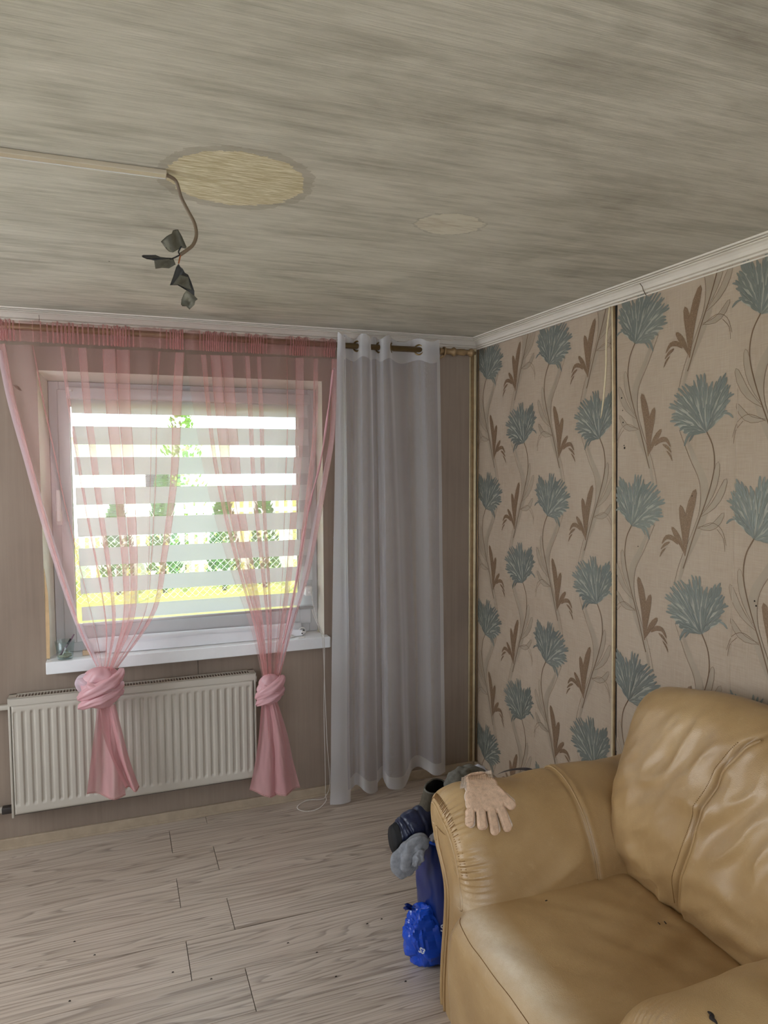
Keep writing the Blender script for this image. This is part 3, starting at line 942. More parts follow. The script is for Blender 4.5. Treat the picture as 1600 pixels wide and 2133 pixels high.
def voile(tname, LP, RP, kpos, label, seed, nf, hemside, tailL, tailR, knot, ytop=-.123, yk=-.185, xleft=None):
    root = empty(tname, (0, 0, 0), label, 'curtain', group=None)
    n_ = len(LP)
    dep = lambda t_: ytop + (yk - ytop) * t_ ** 1.5
    Lw = [W(p[0], p[1], 'y', dep(i / (n_ - 1))) for i, p in enumerate(LP)]
    Rw = [W(p[0], p[1], 'y', dep(i / (n_ - 1))) for i, p in enumerate(RP)]
    rs = random.Random(seed)
    ph = [rs.uniform(0, 6.28) for _ in range(6)]
    am = [rs.uniform(.25, 1.0) for _ in range(64)]

    def fold(u, v):
        q = u * nf + .55 * nz(u * 5, 0, seed) * 2 + .18 * nz(u * 3, v * 2.2, seed + 5)
        k = int(q) % 64
        a0 = am[k] * (1 - (q - int(q))) + am[(k + 1) % 64] * (q - int(q))
        return q, a0

    def surf(u, v):
        a, b = pl(Lw, v), pl(Rw, v)
        q, a0 = fold(u, v)
        wdt = abs(b.x - a.x)
        edge = sstep(0, .04, u) * sstep(1, .96, u)
        over = 1.7 * a0 * (wdt / nf) * .34
        x = a.x + (b.x - a.x) * u + over * math.sin(2 * math.pi * q) * edge
        z = a.z + (b.z - a.z) * u
        amp = (.016 * (1 - v) + .022 * v * (1 - v) * 2 + .012 * v) * (.4 + a0)
        y = a.y + (b.y - a.y) * u - .004 + amp * math.cos(2 * math.pi * q + 1.1) * edge
        if v > .9:   # closes round into the knot
            tt = sstep(.9, 1, v)
            y += -tt * .022 * math.sin(math.pi * u)
        return Vector((x, min(y, -.075 if v < .72 else -.10), z))
    MB().grid(surf, nf * 28, 80).build('veil', M['pink'], root)
    # header pocket: ruffle above the rod, gathered cloth in front and behind it
    a, b = Lw[0], Rw[0]

    def head(sgn, z1, z0):
        def f(u, v):
            q, a0 = fold(u, 0)
            x = a.x + (b.x - a.x) * u + .6 * (abs(b.x - a.x) / nf) * .12 * math.sin(2 * math.pi * q * 5)
            rz = z1 + (z0 - z1) * v + .005 * math.sin(9 * q) * (1 - v) + .004 * nz(u * 60, 0, seed)
            bul = max(0, 1 - abs(rz - RZ) / .03)
            y = RY + sgn * (.004 + .015 * math.sqrt(bul)) + .004 * math.sin(2 * math.pi * q * 5)
            return Vector((x, y, rz))
        return f
    MB().grid(head(-1, RZ + .026, RZ - .062), nf * 40, 12).build('header', M['pinkd'], root)
    MB().grid(head(1, RZ + .024, RZ - .058), nf * 40, 12).build('header_back', M['pinkd'], root)
    # hem along the outer edge
    E = Lw if hemside == 'L' else Rw
    sgn = 1 if hemside == 'L' else -1
    q = [pl(E, .06 + .88 * i / 40) for i in range(41)]
    g = MB().grid(lambda u, v: pl(E, .03 + .93 * v) + Vector((sgn * u * (.018 + .012 * math.sin(3 * v)), -.004 - .003 * math.sin(math.pi * u), .0)), 4, 50)
    g.build('hem', M['lav'], root)
    # knot
    kc, kr, kh = W(knot[0], knot[1], 'y', yk - .02), knot[2], knot[3]

    def kb(u, v):
        g = 2 * math.pi * u
        h = -1 + 2 * v
        rr = math.sqrt(max(0, 1 - abs(h) ** 2.4)) * .94 + .06
        rr *= 1 + .10 * math.sin(3 * g + 4.5 * h + seed) + .05 * math.sin(7 * g - 6 * h) + .10 * nz(math.cos(g) * 1.7, math.sin(g) * 1.7, h * 1.6 + seed)
        return kc + Vector((kr * rr * math.cos(g), kr * .62 * rr * math.sin(g), kh * h))
    kn = MB().grid(kb, 64, 40, cu=True).build('knot', M['pinks'], root)
    # cloth bands wound about the knot
    for bi, (t0, t1, off, rw, zs, ze) in enumerate(((200, -30, 1.02, .026, -.45, .75), (185, 10, 1.05, .020, -.85, .15), (230, 350, 1.0, .018, .35, -.35))):
        C = []
        for i in range(18):
            f = i / 17
            g = R(t0 + (t1 - t0) * f) if t1 > t0 else R(t0 - (t0 - t1) * f)
            g = -abs(g) if bi < 2 else g
            ang = math.pi + math.pi * f if bi < 2 else R(t0 + (t1 - t0) * f)
            C.append(kc + Vector((kr * off * math.cos(ang), kr * .70 * off * math.sin(ang), kh * (zs + (ze - zs) * f))))
        rr = [rw * (.45 + .6 * math.sin(math.pi * (i + .5) / 18)) for i in range(18)]
        mb = MB().tube(C, rr, 36, True)
        for n__, v in enumerate(mb.v):
            i_, k_ = n__ // 36, n__ % 36
            v += (v - C[i_]) * (.13 * math.sin(5 * 2 * math.pi * k_ / 36 + i_ * .35 + seed) + .07 * math.sin(9 * 2 * math.pi * k_ / 36 - i_ * .2))
        for v in mb.v:
            dn = nz(v.x * 28, v.y * 28, v.z * 45 + seed) * .006
            v += (v - kc).normalized() * dn
        mb.build('knot_wrap', M['pinks'], root)
    # tails
    for nm, TL, TR, y_, m_ in ((('tail', tailL[0], tailR[0], yk - .012, 'pinkt'), ('tail', tailL[1], tailR[1], yk - .030, 'pinkt'))):
        TLw = [W(p[0], p[1], 'y', y_) for p in TL]
        TRw = [W(p[0], p[1], 'y', y_) for p in TR]

        def ts(u, v):
            a, b = pl(TLw, v), pl(TRw, v)
            p = a.lerp(b, u)
            am_ = .010 + .014 * v
            p.y += am_ * math.cos(2 * math.pi * (u * 1.2 + .2 * v) + seed) + .004 * nz(u * 9, v * 5, seed)
            p.y = min(p.y, -.128)
            p.z -= .010 * math.sin(math.pi * u) * v
            return p
        MB().grid(ts, 50, 40).build(nm, M[m_], root)
        MB().grid(lambda u, v: ts(u, .965 + .035 * v) + Vector((0, -.002, 0)), 50, 4).build('tail_hem', M['pinkd'], root)
    return root, kc


r1, k1 = voile('voile_curtain', [(-8, 716), (14, 830), (50, 960), (92, 1110), (138, 1250), (170, 1330), (206, 1398)],
               [(384, 735), (379, 850), (374, 950), (364, 1050), (350, 1150), (325, 1270), (244, 1390)],
               None, 'pink sheer curtain knotted lower left, its knot larger with a pale puff', 3, 8, 'L',
               ([(203, 1470), (196, 1530), (188, 1590), (181, 1652)], [(206, 1470), (216, 1530), (238, 1590), (262, 1640)]),
               ([(240, 1470), (248, 1540), (256, 1600), (262, 1660)], [(240, 1465), (256, 1530), (272, 1590), (291, 1642)]),
               (211, 1432, .082, .092))
r2, k2 = voile('voile_curtain', [(386, 738), (402, 850), (424, 980), (450, 1090), (482, 1195), (522, 1310), (548, 1420)],
               [(701, 748), (697, 900), (681, 1000), (662, 1100), (641, 1200), (610, 1300), (578, 1422)],
               None, 'pink sheer curtain knotted beside the right end of the radiator', 11, 9, 'R',
               ([(545, 1460), (539, 1540), (531, 1600), (521, 1650)], [(553, 1460), (560, 1540), (562, 1600), (560, 1655)]),
               ([(572, 1462), (580, 1540), (590, 1600), (600, 1655)], [(578, 1460), (600, 1530), (613, 1590), (627, 1643)]),
               (562, 1436, .056, .075))
# puff of cloth standing out of the left knot
pc = W(184, 1424, 'y', -.20)


def puff(u, v):
    g = 2 * math.pi * u
    h = math.pi * v
    r_ = 1 + .22 * math.sin(5 * g + 2 * h) * math.sin(h) + .2 * nz(math.cos(g) * 2, math.sin(g) * 2, v * 4)
    return pc + Vector((-.052 * math.cos(h) * 1.0 + .016 * math.cos(g) * math.sin(h), .030 * r_ * math.sin(h) * math.sin(g), .040 * r_ * math.sin(h) * math.cos(g) - .028 * math.cos(h) * -.6))


MB().grid(puff, 40, 24, cu=True).build('knot_puff', M['lav'], r1)
# doubled hem cord running down inside the right edge of the second veil
q = pts([W(694, 770, 'y', -.14), W(683, 860, 'y', -.145), W(668, 960, 'y', -.15), W(650, 1030, 'y', -.155), W(635, 1100, 'y', -.16), W(622, 1180, 'y', -.165), W(608, 1260, 'y', -.18), W(590, 1340, 'y', -.19)], 50)
MB().tube(q, [.0045 + .0015 * math.sin(i * .9) for i in range(50)], 8).build('hem_cord', M['pinks'], r2)

# ------------------------------------------------------------------ white eyelet curtain
wc = empty('eyelet_curtain', (0, 0, 0), 'white sheer eyelet curtain hanging to the floor near the corner', 'curtain')
# plan path: (px at top, px at bottom, offset from the rod: - = in front)
KP = [(704, 687, -.030), (711, 712, -.040), (719, 730, -.030), (716, 720, .0), (722, 722, .028), (734, 740, .034), (744, 748, .0), (754, 758, -.030), (768, 772, -.036), (772, 786, -.012), (774, 786, .020), (782, 796, .034), (789, 802, .0),
      (797, 812, -.032), (808, 838, -.034), (816, 850, .0), (832, 858, .030), (852, 872, .034), (872, 888, .0), (888, 900, -.028), (904, 914, -.034), (915, 927, -.030)]
TOPZ, BOTZ = RZ + .048, .018
nK = len(KP)
hemb = [1672, 1690, 1698, 1690, 1670, 1640, 1632, 1640, 1652, 1655, 1640, 1628, 1636, 1648, 1652, 1640, 1620, 1612, 1618, 1625, 1628, 1622]
topx = [W(k[0], 722, 'y', RY + k[2]).x for k in KP]
botx = [W(k[1], 1640, 'y', RY + k[2] * 1.2).x for k in KP]


def ec(u, v):
    tx, bx2, o_ = cr(topx, u), cr(botx, u), cr([k[2] for k in KP], u)
    hb = cr([float(h) for h in hemb], u)
    # hem height from the photographed hem line at this depth
    yb = RY + o_ * 1.3 - .01
    zb = max(.012, W(800, 1066.5 + (hb - 1066.5), 'y', yb).z * .0 + .02 + (1660 - hb) * .0016)
    z = TOPZ + .010 * math.cos(u * 37) * 1.0 + (zb - TOPZ - .010 * math.cos(u * 37)) * v
    e = v ** .8
    x = tx + (bx2 - tx) * e + .004 * nz(u * 14, v * 4, 2) * v
    y = RY + o_ * (1 + .25 * v) + .010 * nz(u * 9, v * 5, 7) * v
    return Vector((x, min(y, -.022), z))


MB().grid(ec, 340, 90).build('veil', M['veil'], wc)
MB().grid(lambda u, v: ec(u, .0 + .048 * v) + Vector((0, -.0015, 0)), 340, 6).build('header', M['veilh'], wc)
MB().grid(lambda u, v: ec(u, .972 + .028 * v) + Vector((0, -.0015, 0)), 340, 4).build('hem', M['veilh'], wc)
MB().grid(lambda u, v: ec(.970 + .030 * u, v) + Vector((0, -.0018, 0)), 10, 90).build('side_hem', M['veilh'], wc)
MB().grid(lambda u, v: ec(.075 * u, v) + Vector((0, -.0018, 0)), 24, 90).build('side_hem', M['veilh'], wc)
for px, rot in ((744, -55), (790, -65), (816, 56), (873, -40)):
    c = W(px, 725 + (px - 740) * .055, 'y', RY)
    a = R(rot)
    mb = MB()
    Rm, rm = .0240, .0048

    def tor(u, v):
        g, h = 2 * math.pi * u, 2 * math.pi * v
        p = Vector(((Rm + rm * math.cos(h)) * math.cos(g), rm * .8 * math.sin(h), (Rm + rm * math.cos(h)) * math.sin(g)))
        return Vector((c.x, RY, RZ)) + Matrix.Rotation(a, 3, 'Z') @ p
    mb.grid(tor, 32, 10, True, True).build('eyelet', M['brass'], wc)

# ------------------------------------------------------------------ radiator
rd = empty('radiator', (-1.785, -.07, .18), 'white ribbed panel radiator under the window', 'radiator')
rd.location = (0, 0, 0)
X0, X1, Z0, Z1, YF, YB = -2.325, -1.25, .180, .712, -.100, -.03
NR = 30
pitch = (X1 - X0 - .03) / NR
zl = [0, .02, .06, .085, .10, .125, .2, .5, .8, .895, .91, .93, .955, .98, 1]


def rf(u, v):
    x = X0 + .012 + (X1 - X0 - .024) * u
    z = Z0 + .012 + (Z1 - Z0 - .045) * cr(zl, v)
    zz = (z - Z0 - .012) / (Z1 - Z0 - .045)
    m_ = sstep(.075, .11, zz) * sstep(.955, .93, zz)
    f = (x - X0 - .015) / pitch
    if f < 0 or f > NR: m_ = 0
    ph_ = f - math.floor(f)
    g = sstep(.04, .20, ph_) * sstep(.62, .46, ph_)
    ed = 1 - sstep(0, .008, min(x - X0 - .012, X1 - .012 - x, z - Z0 - .012, Z1 - .033 - z))
    return Vector((x, YF - .006 + .0065 * g * m_ + .010 * ed, z))


MB().grid(rf, NR * 14 + 8, 40).build('front_panel', M['rad'], rd)
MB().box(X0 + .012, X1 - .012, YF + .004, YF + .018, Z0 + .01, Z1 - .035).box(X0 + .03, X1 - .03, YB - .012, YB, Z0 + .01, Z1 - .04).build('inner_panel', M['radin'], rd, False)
for x_ in (X0, X1 - .010):
    MB().box(x_, x_ + .010, YF - .001, YB, Z0, Z1 - .002, .003).build('side_cover', M['rad'], rd)
gr = MB().box(X0, X1, YF - .002, YF + .006, Z1 - .034, Z1 + .001, .0015).box(X0, X1, YF - .002, YF + .014, Z1 - .002, Z1, 0).box(X0, X1, YB - .010, YB, Z1 - .004, Z1, 0)
gr.box(X0, X0 + .03, YF, YB, Z1 - .002, Z1).box(X1 - .03, X1, YF, YB, Z1 - .002, Z1)
gr.build('top_cover', M['rad'], rd, False)
gr = MB()
k = X0 + .036
while k < X1 - .03:
    gr.box(k, k + .0036, YF + .012, YB - .008, Z1 - .003, Z1 - .0005)
    k += .0128
gr.build('grille', M['rad'], rd, False)['kind'] = 'stuff'
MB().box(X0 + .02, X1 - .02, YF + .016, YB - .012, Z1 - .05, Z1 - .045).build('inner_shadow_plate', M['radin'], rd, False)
MB().box(X1 - .002, X1 + .008, -.085, -.06, Z1 - .05, Z1 - .02, .003).build('vent_plug', M['white'], rd)
for z_ in (.20, .66):
    MB().box(X0 - .14, X0 + .001, -.052, -.030, z_ - .011, z_ + .011, .003).build('pipe', M['rad'], rd)
MB().box(X0 - .045, X0 - .002, -.060, -.026, .185, .214, .004).build('valve', M['rubber'], rd)
for x_ in (-2.2, -1.45):
    MB().box(x_, x_ + .05, -.03, 0, .25, .60).build('wall_bracket', M['radin'], rd, False)

# ------------------------------------------------------------------ ceiling cable
dc = empty('cable_duct', (-1.74, -1.738, HC), 'white plastic cable duct on the ceiling ending at the bare patch', 'duct')
dc.location = (0, 0, 0)
D1 = W(346, 361, 'z', HC)
MB().box(-3.74, D1.x, -1.750, -1.726, HC - .012, HC - .0002, .002).build('duct_body', M['duct'], dc, False)  # body colour darkened to carry the shade on its underside
MB().box(-3.74, D1.x - .001, -1.7265, -1.7245, HC - .013, HC - .003, .0005).build('duct_lid_edge', M['white'], dc, False)  # lip kept white to paint in the window light it catches
cb_ = empty('ceiling_cable', (0, 0, 0), 'brown cable hanging from the ceiling with taped wire ends', 'cable')
YC = -1.738
kp = [(344, 362), (356, 366), (368, 380), (377, 410), (392, 440), (405, 465), (409, 490), (402, 510), (388, 522), (375, 531)]
q = [W(x, y, 'y', YC + .02 * math.sin(i * .5)) for i, (x, y) in enumerate(kp)]
q[0] = Vector((D1.x - .01, YC, HC - .006)); q[1].z = min(q[1].z, HC - .008)
MB().tube(pts(q, 50), .0042, 10).build('sheath', M['cable'], cb_)


def wire(P, m_, r_=.0014):
    MB().tube(pts([W(x, y, 'y', YC + .02 * math.sin(4.5) + dy) for x, y, dy in P], 16), r_, 6).build('wire', M[m_], cb_)


yE = YC + .02 * math.sin(4.5)
wire([(375, 531, 0), (372, 525, -.004), (375, 518, -.006), (378, 513, -.006)], 'wireb', .0017)
wire([(375, 531, 0), (365, 536, .004), (358, 539, .004)], 'wireb', .0017)
wire([(376, 531, 0), (374, 540, 0), (372, 549, 0)], 'wireo', .0017)


def flag(P, folds, m_, name='tape_flag', dy=0):
    """creased tape flag: outline P in photo pixels around its own centre plane, with thickness"""
    n = len(P)
    cx = sum(p[0] for p in P) / n; cy = sum(p[1] for p in P) / n
    vs, fs = [], []
    rings_ = 6
    for s in (0, 1):
        for k in range(rings_ + 1):
            f = k / rings_
            for x, y in P:
                X, Y = cx + (x - cx) * f, cy + (y - cy) * f
                yy = yE + dy + .012 * math.sin((X - cx) * folds[0] + (Y - cy) * folds[1]) + .005 * nz(X * .2, Y * .2, 3) + s * .0012
                vs.append(W(X, Y, 'y', yy))
        o_ = s * (rings_ + 1) * n
        for k in range(rings_):
            for i in range(n):
                a, b, c_, d = o_ + k * n + i, o_ + k * n + (i + 1) % n, o_ + (k + 1) * n + (i + 1) % n, o_ + (k + 1) * n + i
                fs.append((a, b, c_, d) if s else (d, c_, b, a))
    o_ = (rings_ + 1) * n
    for i in range(n):
        a, b = rings_ * n + i, rings_ * n + (i + 1) % n
        fs.append((a, b, b + o_, a + o_))
    return mesh_obj(name, vs, fs, M[m_], cb_)


flag([(335, 503), (347, 492), (358, 486), (360, 480), (366, 478), (371, 478), (379, 492), (386, 508), (389, 515), (386, 518), (378, 516), (369, 521), (360, 526), (352, 524), (346, 518)], (.16, -.05), 'tape')
flag([(295, 533), (298, 531), (312, 531), (324, 531), (334, 535), (345, 536.5), (356, 537), (362, 538), (356, 541), (340, 541), (322, 543), (314, 541), (306, 540), (297, 536)], (.0, .25), 'taped', dy=-.003)
flag([(321, 542), (340, 540), (361, 538), (366, 551), (352, 559), (338, 558), (324, 560)], (.10, .05), 'tape')
flag([(372, 549), (376, 556), (381, 560), (385, 568), (392, 572), (398, 586), (405, 606), (405, 616), (396, 609), (385, 603), (370, 594), (361, 594), (354, 594), (360, 578), (367, 556)], (.12, .08), 'taped', dy=-.004)
flag([(375, 572), (392, 577), (396, 592), (399, 604), (388, 601), (372, 593), (360, 593), (366, 584)], (.1, .1), 'tape', dy=-.012)
flag([(388, 605), (396, 609), (405, 616), (412, 623), (407, 627), (405, 635), (395, 645), (388, 638), (380, 638), (377, 634), (378, 624), (383, 612)], (-.12, .1), 'tape', dy=.002)

# ------------------------------------------------------------------ armchair
ch = empty('armchair', (-.5, -2.06, 0), 'beige leather armchair with rolled arms, a knitted glove on one arm', 'armchair')
ch.location = (0, 0, 0)
YM = -2.012   # mid plane of the seat


def noise_wr(x, y, z, s1=1.0):
    return nz(x * 9 * s1, y * 9 * s1, z * 9 * s1)


ARM_M = [(-1.47, .47), (-1.43, .53), (-1.42, .59), (-1.43, .645), (-1.465, .675), (-1.53, .675), (-1.60, .645), (-1.66, .592), (-1.70, .53), (-1.73, .46), (-1.74, .40), (-1.69, .372), (-1.60, .39), (-1.53, .43)]
ARM_F = [(-1.50, .52), (-1.475, .555), (-1.464, .59), (-1.466, .622), (-1.485, .628), (-1.525, .610), (-1.575, .588), (-1.615, .555), (-1.643, .508), (-1.664, .45), (-1.681, .405), (-1.66, .39), (-1.60, .42), (-1.54, .47)]


def arm_section(x, fr):
    """closed outline of the arm pillow in (y, z); fr = 0 front seam .. 1 back"""
    t_ = min(fr / .13, 1)
    w_ = math.sqrt(1 - (1 - t_) ** 2)
    return [(a[0] + (b[0] - a[0]) * w_, a[1] + (b[1] - a[1]) * w_) for a, b in zip(ARM_F, ARM_M)]


XF, XBk = -.935, -.10


def arm_fn(mir):
    def f(u, v):
        x = XF + (XBk - XF) * v
        P = arm_section(x, v)
        p = cr(P, u, True)
        cy, cz = -1.57, .52
        # rounded, gathered front end
        endr = 1
        y, z = p[0], p[1]
        nrm = Vector((0, p[0] - cy, p[1] - cz)).normalized()
        d = 0.0
        # gathers just behind the front seam
        if v < .25:
            d += (.0048 if not mir else .0015) * math.sin(u * 2 * math.pi * 52 + 3 * nz(u * 24, v * 3, 1)) * math.exp(-((v - .02) / .045) ** 2) * (.6 + .8 * nz(u * 11, 1, 2))
            d += (.006 if not mir else .0) * max(0, nz(u * 36, v * 5, 4)) * sstep(.25, .08, v)
        # seam furrow near the middle of the arm
        d -= .006 * math.exp(-((x + .50) / .010) ** 2)
        d += .004 * math.exp(-((x + .478) / .012) ** 2)
        # soft drag wrinkles
        d += .010 * nz(x * 5 + y * 7, z * 6 - x * 3, 4) + .004 * nz(x * 12 - z * 16, y * 8, 9)
        d += .009 * math.exp(-(((z - .47) - .35 * (x + .62)) / .022) ** 2) * sstep(-.80, -.70, x) * sstep(-.50, -.55, x) * (1 if y < -1.6 or mir else 0)
        if v > .75: d += .006 * math.sin(30 * (z - .4) + 14 * x) * sstep(.75, .95, v)
        y += nrm.y * d; z += nrm.z * d
        if mir: y = 2 * YM - y
        return Vector((x - .012 * (1 - endr) * 0, y, z))
    return f


def capped(mb, nu, nv, c0, c1, n0=0):
    """closes both ends of a cu grid with fans"""
    i = len(mb.v)
    mb.v += [Vector(c0), Vector(c1)]
    for k in range(nu):
        mb.f.append((i, n0 + (k + 1) % nu, n0 + k))
        mb.f.append((i + 1, n0 + (nv - 1) * nu + k, n0 + (nv - 1) * nu + (k + 1) % nu))
    return mb


ARM = None
for mir in (0, 1):
    g = MB().grid(arm_fn(mir), 280, 120, cu=True)
    cy = -1.57 if not mir else 2 * YM + 1.57
    capped(g, 280, 120, (XF - .004, cy, .52), (XBk, cy, .52))
    if mir:
        g.f = [f[::-1] for f in g.f]
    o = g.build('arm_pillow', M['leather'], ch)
    if not mir: ARM = (list(g.v), list(g.f))
    s = (lambda y: 2 * YM - y) if mir else (lambda y: y)
    # piped seam round the front end, and the double seam over the middle
    sec = [cr(arm_section(XF, 0), k / 120, True) for k in range(121)]
    MB().tube([(XF + .001, s(p[0] + (p[0] + 1.57) * .004), p[1] + (p[1] - .52) * .004) for p in sec], .0045, 8).build('front_seam', M['leather'], ch)
    mb = MB()
    for k in range(24, 74) if not mir else ():
        f_ = k / 120
        p, q = cr(arm_section(XF, .004), f_, True), cr(arm_section(XF, .018), f_, True)
        mb.tube([(XF + .004, s(p[0]), p[1] + .004), (XF + .016, s(q[0]), q[1] + .0045)], .0013, 5)
    if mb.v: mb.build('front_stitching', M['thread'], ch)['kind'] = 'stuff'
    sec = [cr(arm_section(-.5, .52), k / 120, True) for k in range(121)]
    MB().tube([(-.492, s(-1.57 + (p[0] + 1.57) * 1.012), .52 + (p[1] - .52) * 1.012 + .001) for p in sec], .0028, 6).build('middle_seam', M['leather'], ch)
    # arm body with its waisted front
    bodyL = [(0, -1.536, -1.69), (.05, -1.532, -1.69), (.16, -1.540, -1.69), (.31, -1.560, -1.69), (.40, -1.562, -1.69), (.46, -1.535, -1.68), (.52, -1.490, -1.64), (.57, -1.475, -1.60)]
    bl_ = [(a, b, c_) for a, b, c_ in bodyL]

    def body(u, v):
        z = cr([p[0] for p in bl_], v); yo = cr([p[1] for p in bl_], v); yi = cr([p[2] for p in bl_], v)
        t_ = u * 4
        k = int(t_) % 4; f = t_ - int(t_)
        C = [(XF + .006, yo), (XF + .006, yi), (XBk, yi), (XBk, yo)]
        a, b = C[k], C[(k + 1) % 4]
        x = a[0] + (b[0] - a[0]) * f; y = a[1] + (b[1] - a[1]) * f
        if k == 0:   # front face gently padded
            x -= .012 * math.sin(math.pi * f)
        return Vector((x, s(y), z))
    g = MB().grid(body, 64, 40, cu=True)
    if mir: g.f = [f[::-1] for f in g.f]
    g.build('arm_body', M['leather'], ch)
    # raised rim of the front panel
    E1 = [(XF + .004, s(cr([p[1] for p in bl_], t_) - .004), cr([p[0] for p in bl_], t_)) for t_ in [i / 40 for i in range(41)]]
    MB().tube(E1, .0085, 10).build('front_rim', M['leather'], ch)
    E2 = [(XF - .004, s(cr([p[1] for p in bl_], t_) - .034), cr([p[0] for p in bl_], t_)) for t_ in [i / 40 for i in range(41)]]
    MB().tube(E2, .0045, 8).build('panel_piping', M['leather'], ch)

# seat cushion
SX0, SX1, SY0, SY1, SZ = -.985, -.30, -1.700, -2.330, .425
seatP = [(-.30, .10), (-.30, .38), (-.34, .415), (-.45, .425), (-.60, .432), (-.78, .430), (-.90, .422), (-.955, .405), (-.988, .370), (-1.000, .320), (-1.004, .24), (-1.000, .14), (-.985, .05), (-.90, .035), (-.60, .035), (-.35, .04)]


def seat(u, v):
    p = cr(seatP, u, True)
    y = SY0 + (SY1 - SY0) * v
    e = sstep(0, .06, v) * sstep(1, .94, v)
    cx, cz = -.65, .22
    k = .955 + .045 * math.sqrt(e) if e > 0 else .955
    x, z = cx + (p[0] - cx) * (k if p[0] < -.8 else 1), cz + (p[1] - cz) * (k if p[1] > .3 else 1)
    d = .008 * nz(x * 6, y * 6, z * 5) + .004 * nz(x * 16 + y * 8, y * 9, 3)
    if z > .36:
        z += d - .010 * math.exp(-(((x + .45) / .25) ** 2 + ((y + 2.06) / .22) ** 2))
        z += .0055 * math.sin(48 * (x * .35 - y)) * math.exp(-(((x + .52) / .12) ** 2 + ((y + 2.02) / .12) ** 2))
        z -= .014 * sstep(-.40, -.34, x)
    elif x < -.9:
        x += d
    return Vector((x, y, z))


g = MB().grid(seat, 160, 110, cu=True)
capped(g, 160, 110, (-.65, SY0 - .004, .22), (-.65, SY1 + .004, .22))
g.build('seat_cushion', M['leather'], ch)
# stitch line along the front edge of the seat
mb = MB()
for i in range(150):
    v0 = .02 + .96 * i / 150
    def sp(v):
        uu = .475 - .035 * math.exp(-v * 14)
        return seat(uu, v) + Vector((-.0008, 0, .0008))
    mb.tube([sp(v0), sp(v0 + .0038)], .0011, 5)
mb.build('seat_stitching', M['thread'], ch)['kind'] = 'stuff'

# backrest
BP = [(-.325, .37), (-.375, .43), (-.405, .50), (-.405, .58), (-.385, .68), (-.350, .77), (-.310, .85), (-.270, .905), (-.220, .94), (-.160, .945), (-.105, .915), (-.075, .84), (-.065, .70), (-.065, .50), (-.07, .36), (-.20, .34)]


def seam_y(z):
    Z_ = (.38, .433, .65, .78, .87, .955, 1.01, 1.10)
    Y_ = (-1.94, -1.954, -2.015, -2.032, -2.05, -2.092, -2.145, -2.24)
    return float(np.interp(z, Z_, Y_))


def back(u, v):
    """u round the section, v across; v = 0 is the far side"""
    y = -1.592 + (-2.445 + 1.592) * v
    vv = min(v, 1 - v)
    p = cr(BP, u, True)
    x, z = p[0], p[1]
    cx, cz = -.20, .62
    # crown rises to the middle, the sides round off
    rise = .085 * math.sin(math.pi * v) ** .8
    t_ = min(vv / .15, 1)
    side = math.sqrt(1 - (1 - t_) ** 2)
    kx = .22 + .78 * side
    kz = .90 + .10 * math.sqrt(1 - (1 - min(vv / .09, 1)) ** 2)
    x = cx + (x - cx) * kx
    z = cz + (z - cz) * kz + rise * sstep(.45, .9, p[1])
    front = sstep(-.24, -.30, p[0])
    # leaning wing seams
    tz = (z - .42) / .55
    dd = y - seam_y(z)
    x += front * (.014 * math.exp(-(dd / .011) ** 2) - .006 * math.exp(-((dd + .022) / .016) ** 2))
    # body of the pillow: pillowy bulge and drag folds
    d = .012 * nz(y * 4, z * 4, 2)
    q1 = nz(y * 5 - z * 4, z * 9 + y * 11, 5)
    d += .016 * (1 - abs(q1) * 2.2) * max(0, .5 + nz(y * 3, z * 3, 11)) + .004 * nz(y * 22 + z * 20, z * 9, 8)
    lowf = sstep(.70, .48, z)
    d += lowf * .004 * math.sin(60 * z + 16 * y + 3 * nz(y * 8, z * 5, 1))
    x -= front * d
    if p[1] > .85: z += .006 * nz(y * 7, x * 12, 3)
    return Vector((x, y, z))


g = MB().grid(back, 180, 170, cu=True)
capped(g, 180, 170, (-.20, -1.580, .62), (-.20, -2.450, .62))
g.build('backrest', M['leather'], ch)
# piped seam of the near wing
B = BVHTree.FromPolygons([v[:] for v in g.v], g.f)
def bfront(y, z):
    h = B.ray_cast(Vector((-1.4, y, z)), Vector((1, 0, 0)))
    return h[0]
P = []
for i in range(60):
    tz = i / 59 * 1.0
    z = .43 + .55 * tz
    y = seam_y(z)
    h = bfront(y - .010, z)
    if h: P.append(h + Vector((-.002, 0, 0)))
MB().tube(P, .0045, 8).build('back_seam', M['leather'], ch)
mb = MB()
for i in range(110):
    tz = i / 110
    q = []
    for k in (0, .004):
        z = .44 + .52 * (tz + k); y = seam_y(z)
        h = bfront(y + .022, z)
        if h: q.append(h + Vector((-.0012, 0, 0)))
    if len(q) == 2: mb.tube(q, .0011, 5)
mb.build('back_stitching', M['thread'], ch)['kind'] = 'stuff'
MB().box(-.90, -.10, 2 * YM + 1.52, -1.52, .03, .20).build('base_frame', M['leather'], ch, False)
for x_ in (-.86, -.16):
    for y_ in (-1.56, 2 * YM + 1.56):
        MB().lathe([(.0001, 0), (.022, 0), (.024, .006), (.022, .04)], (x_, y_, 0), 'z', 14).build('foot', M['rubber'], ch)
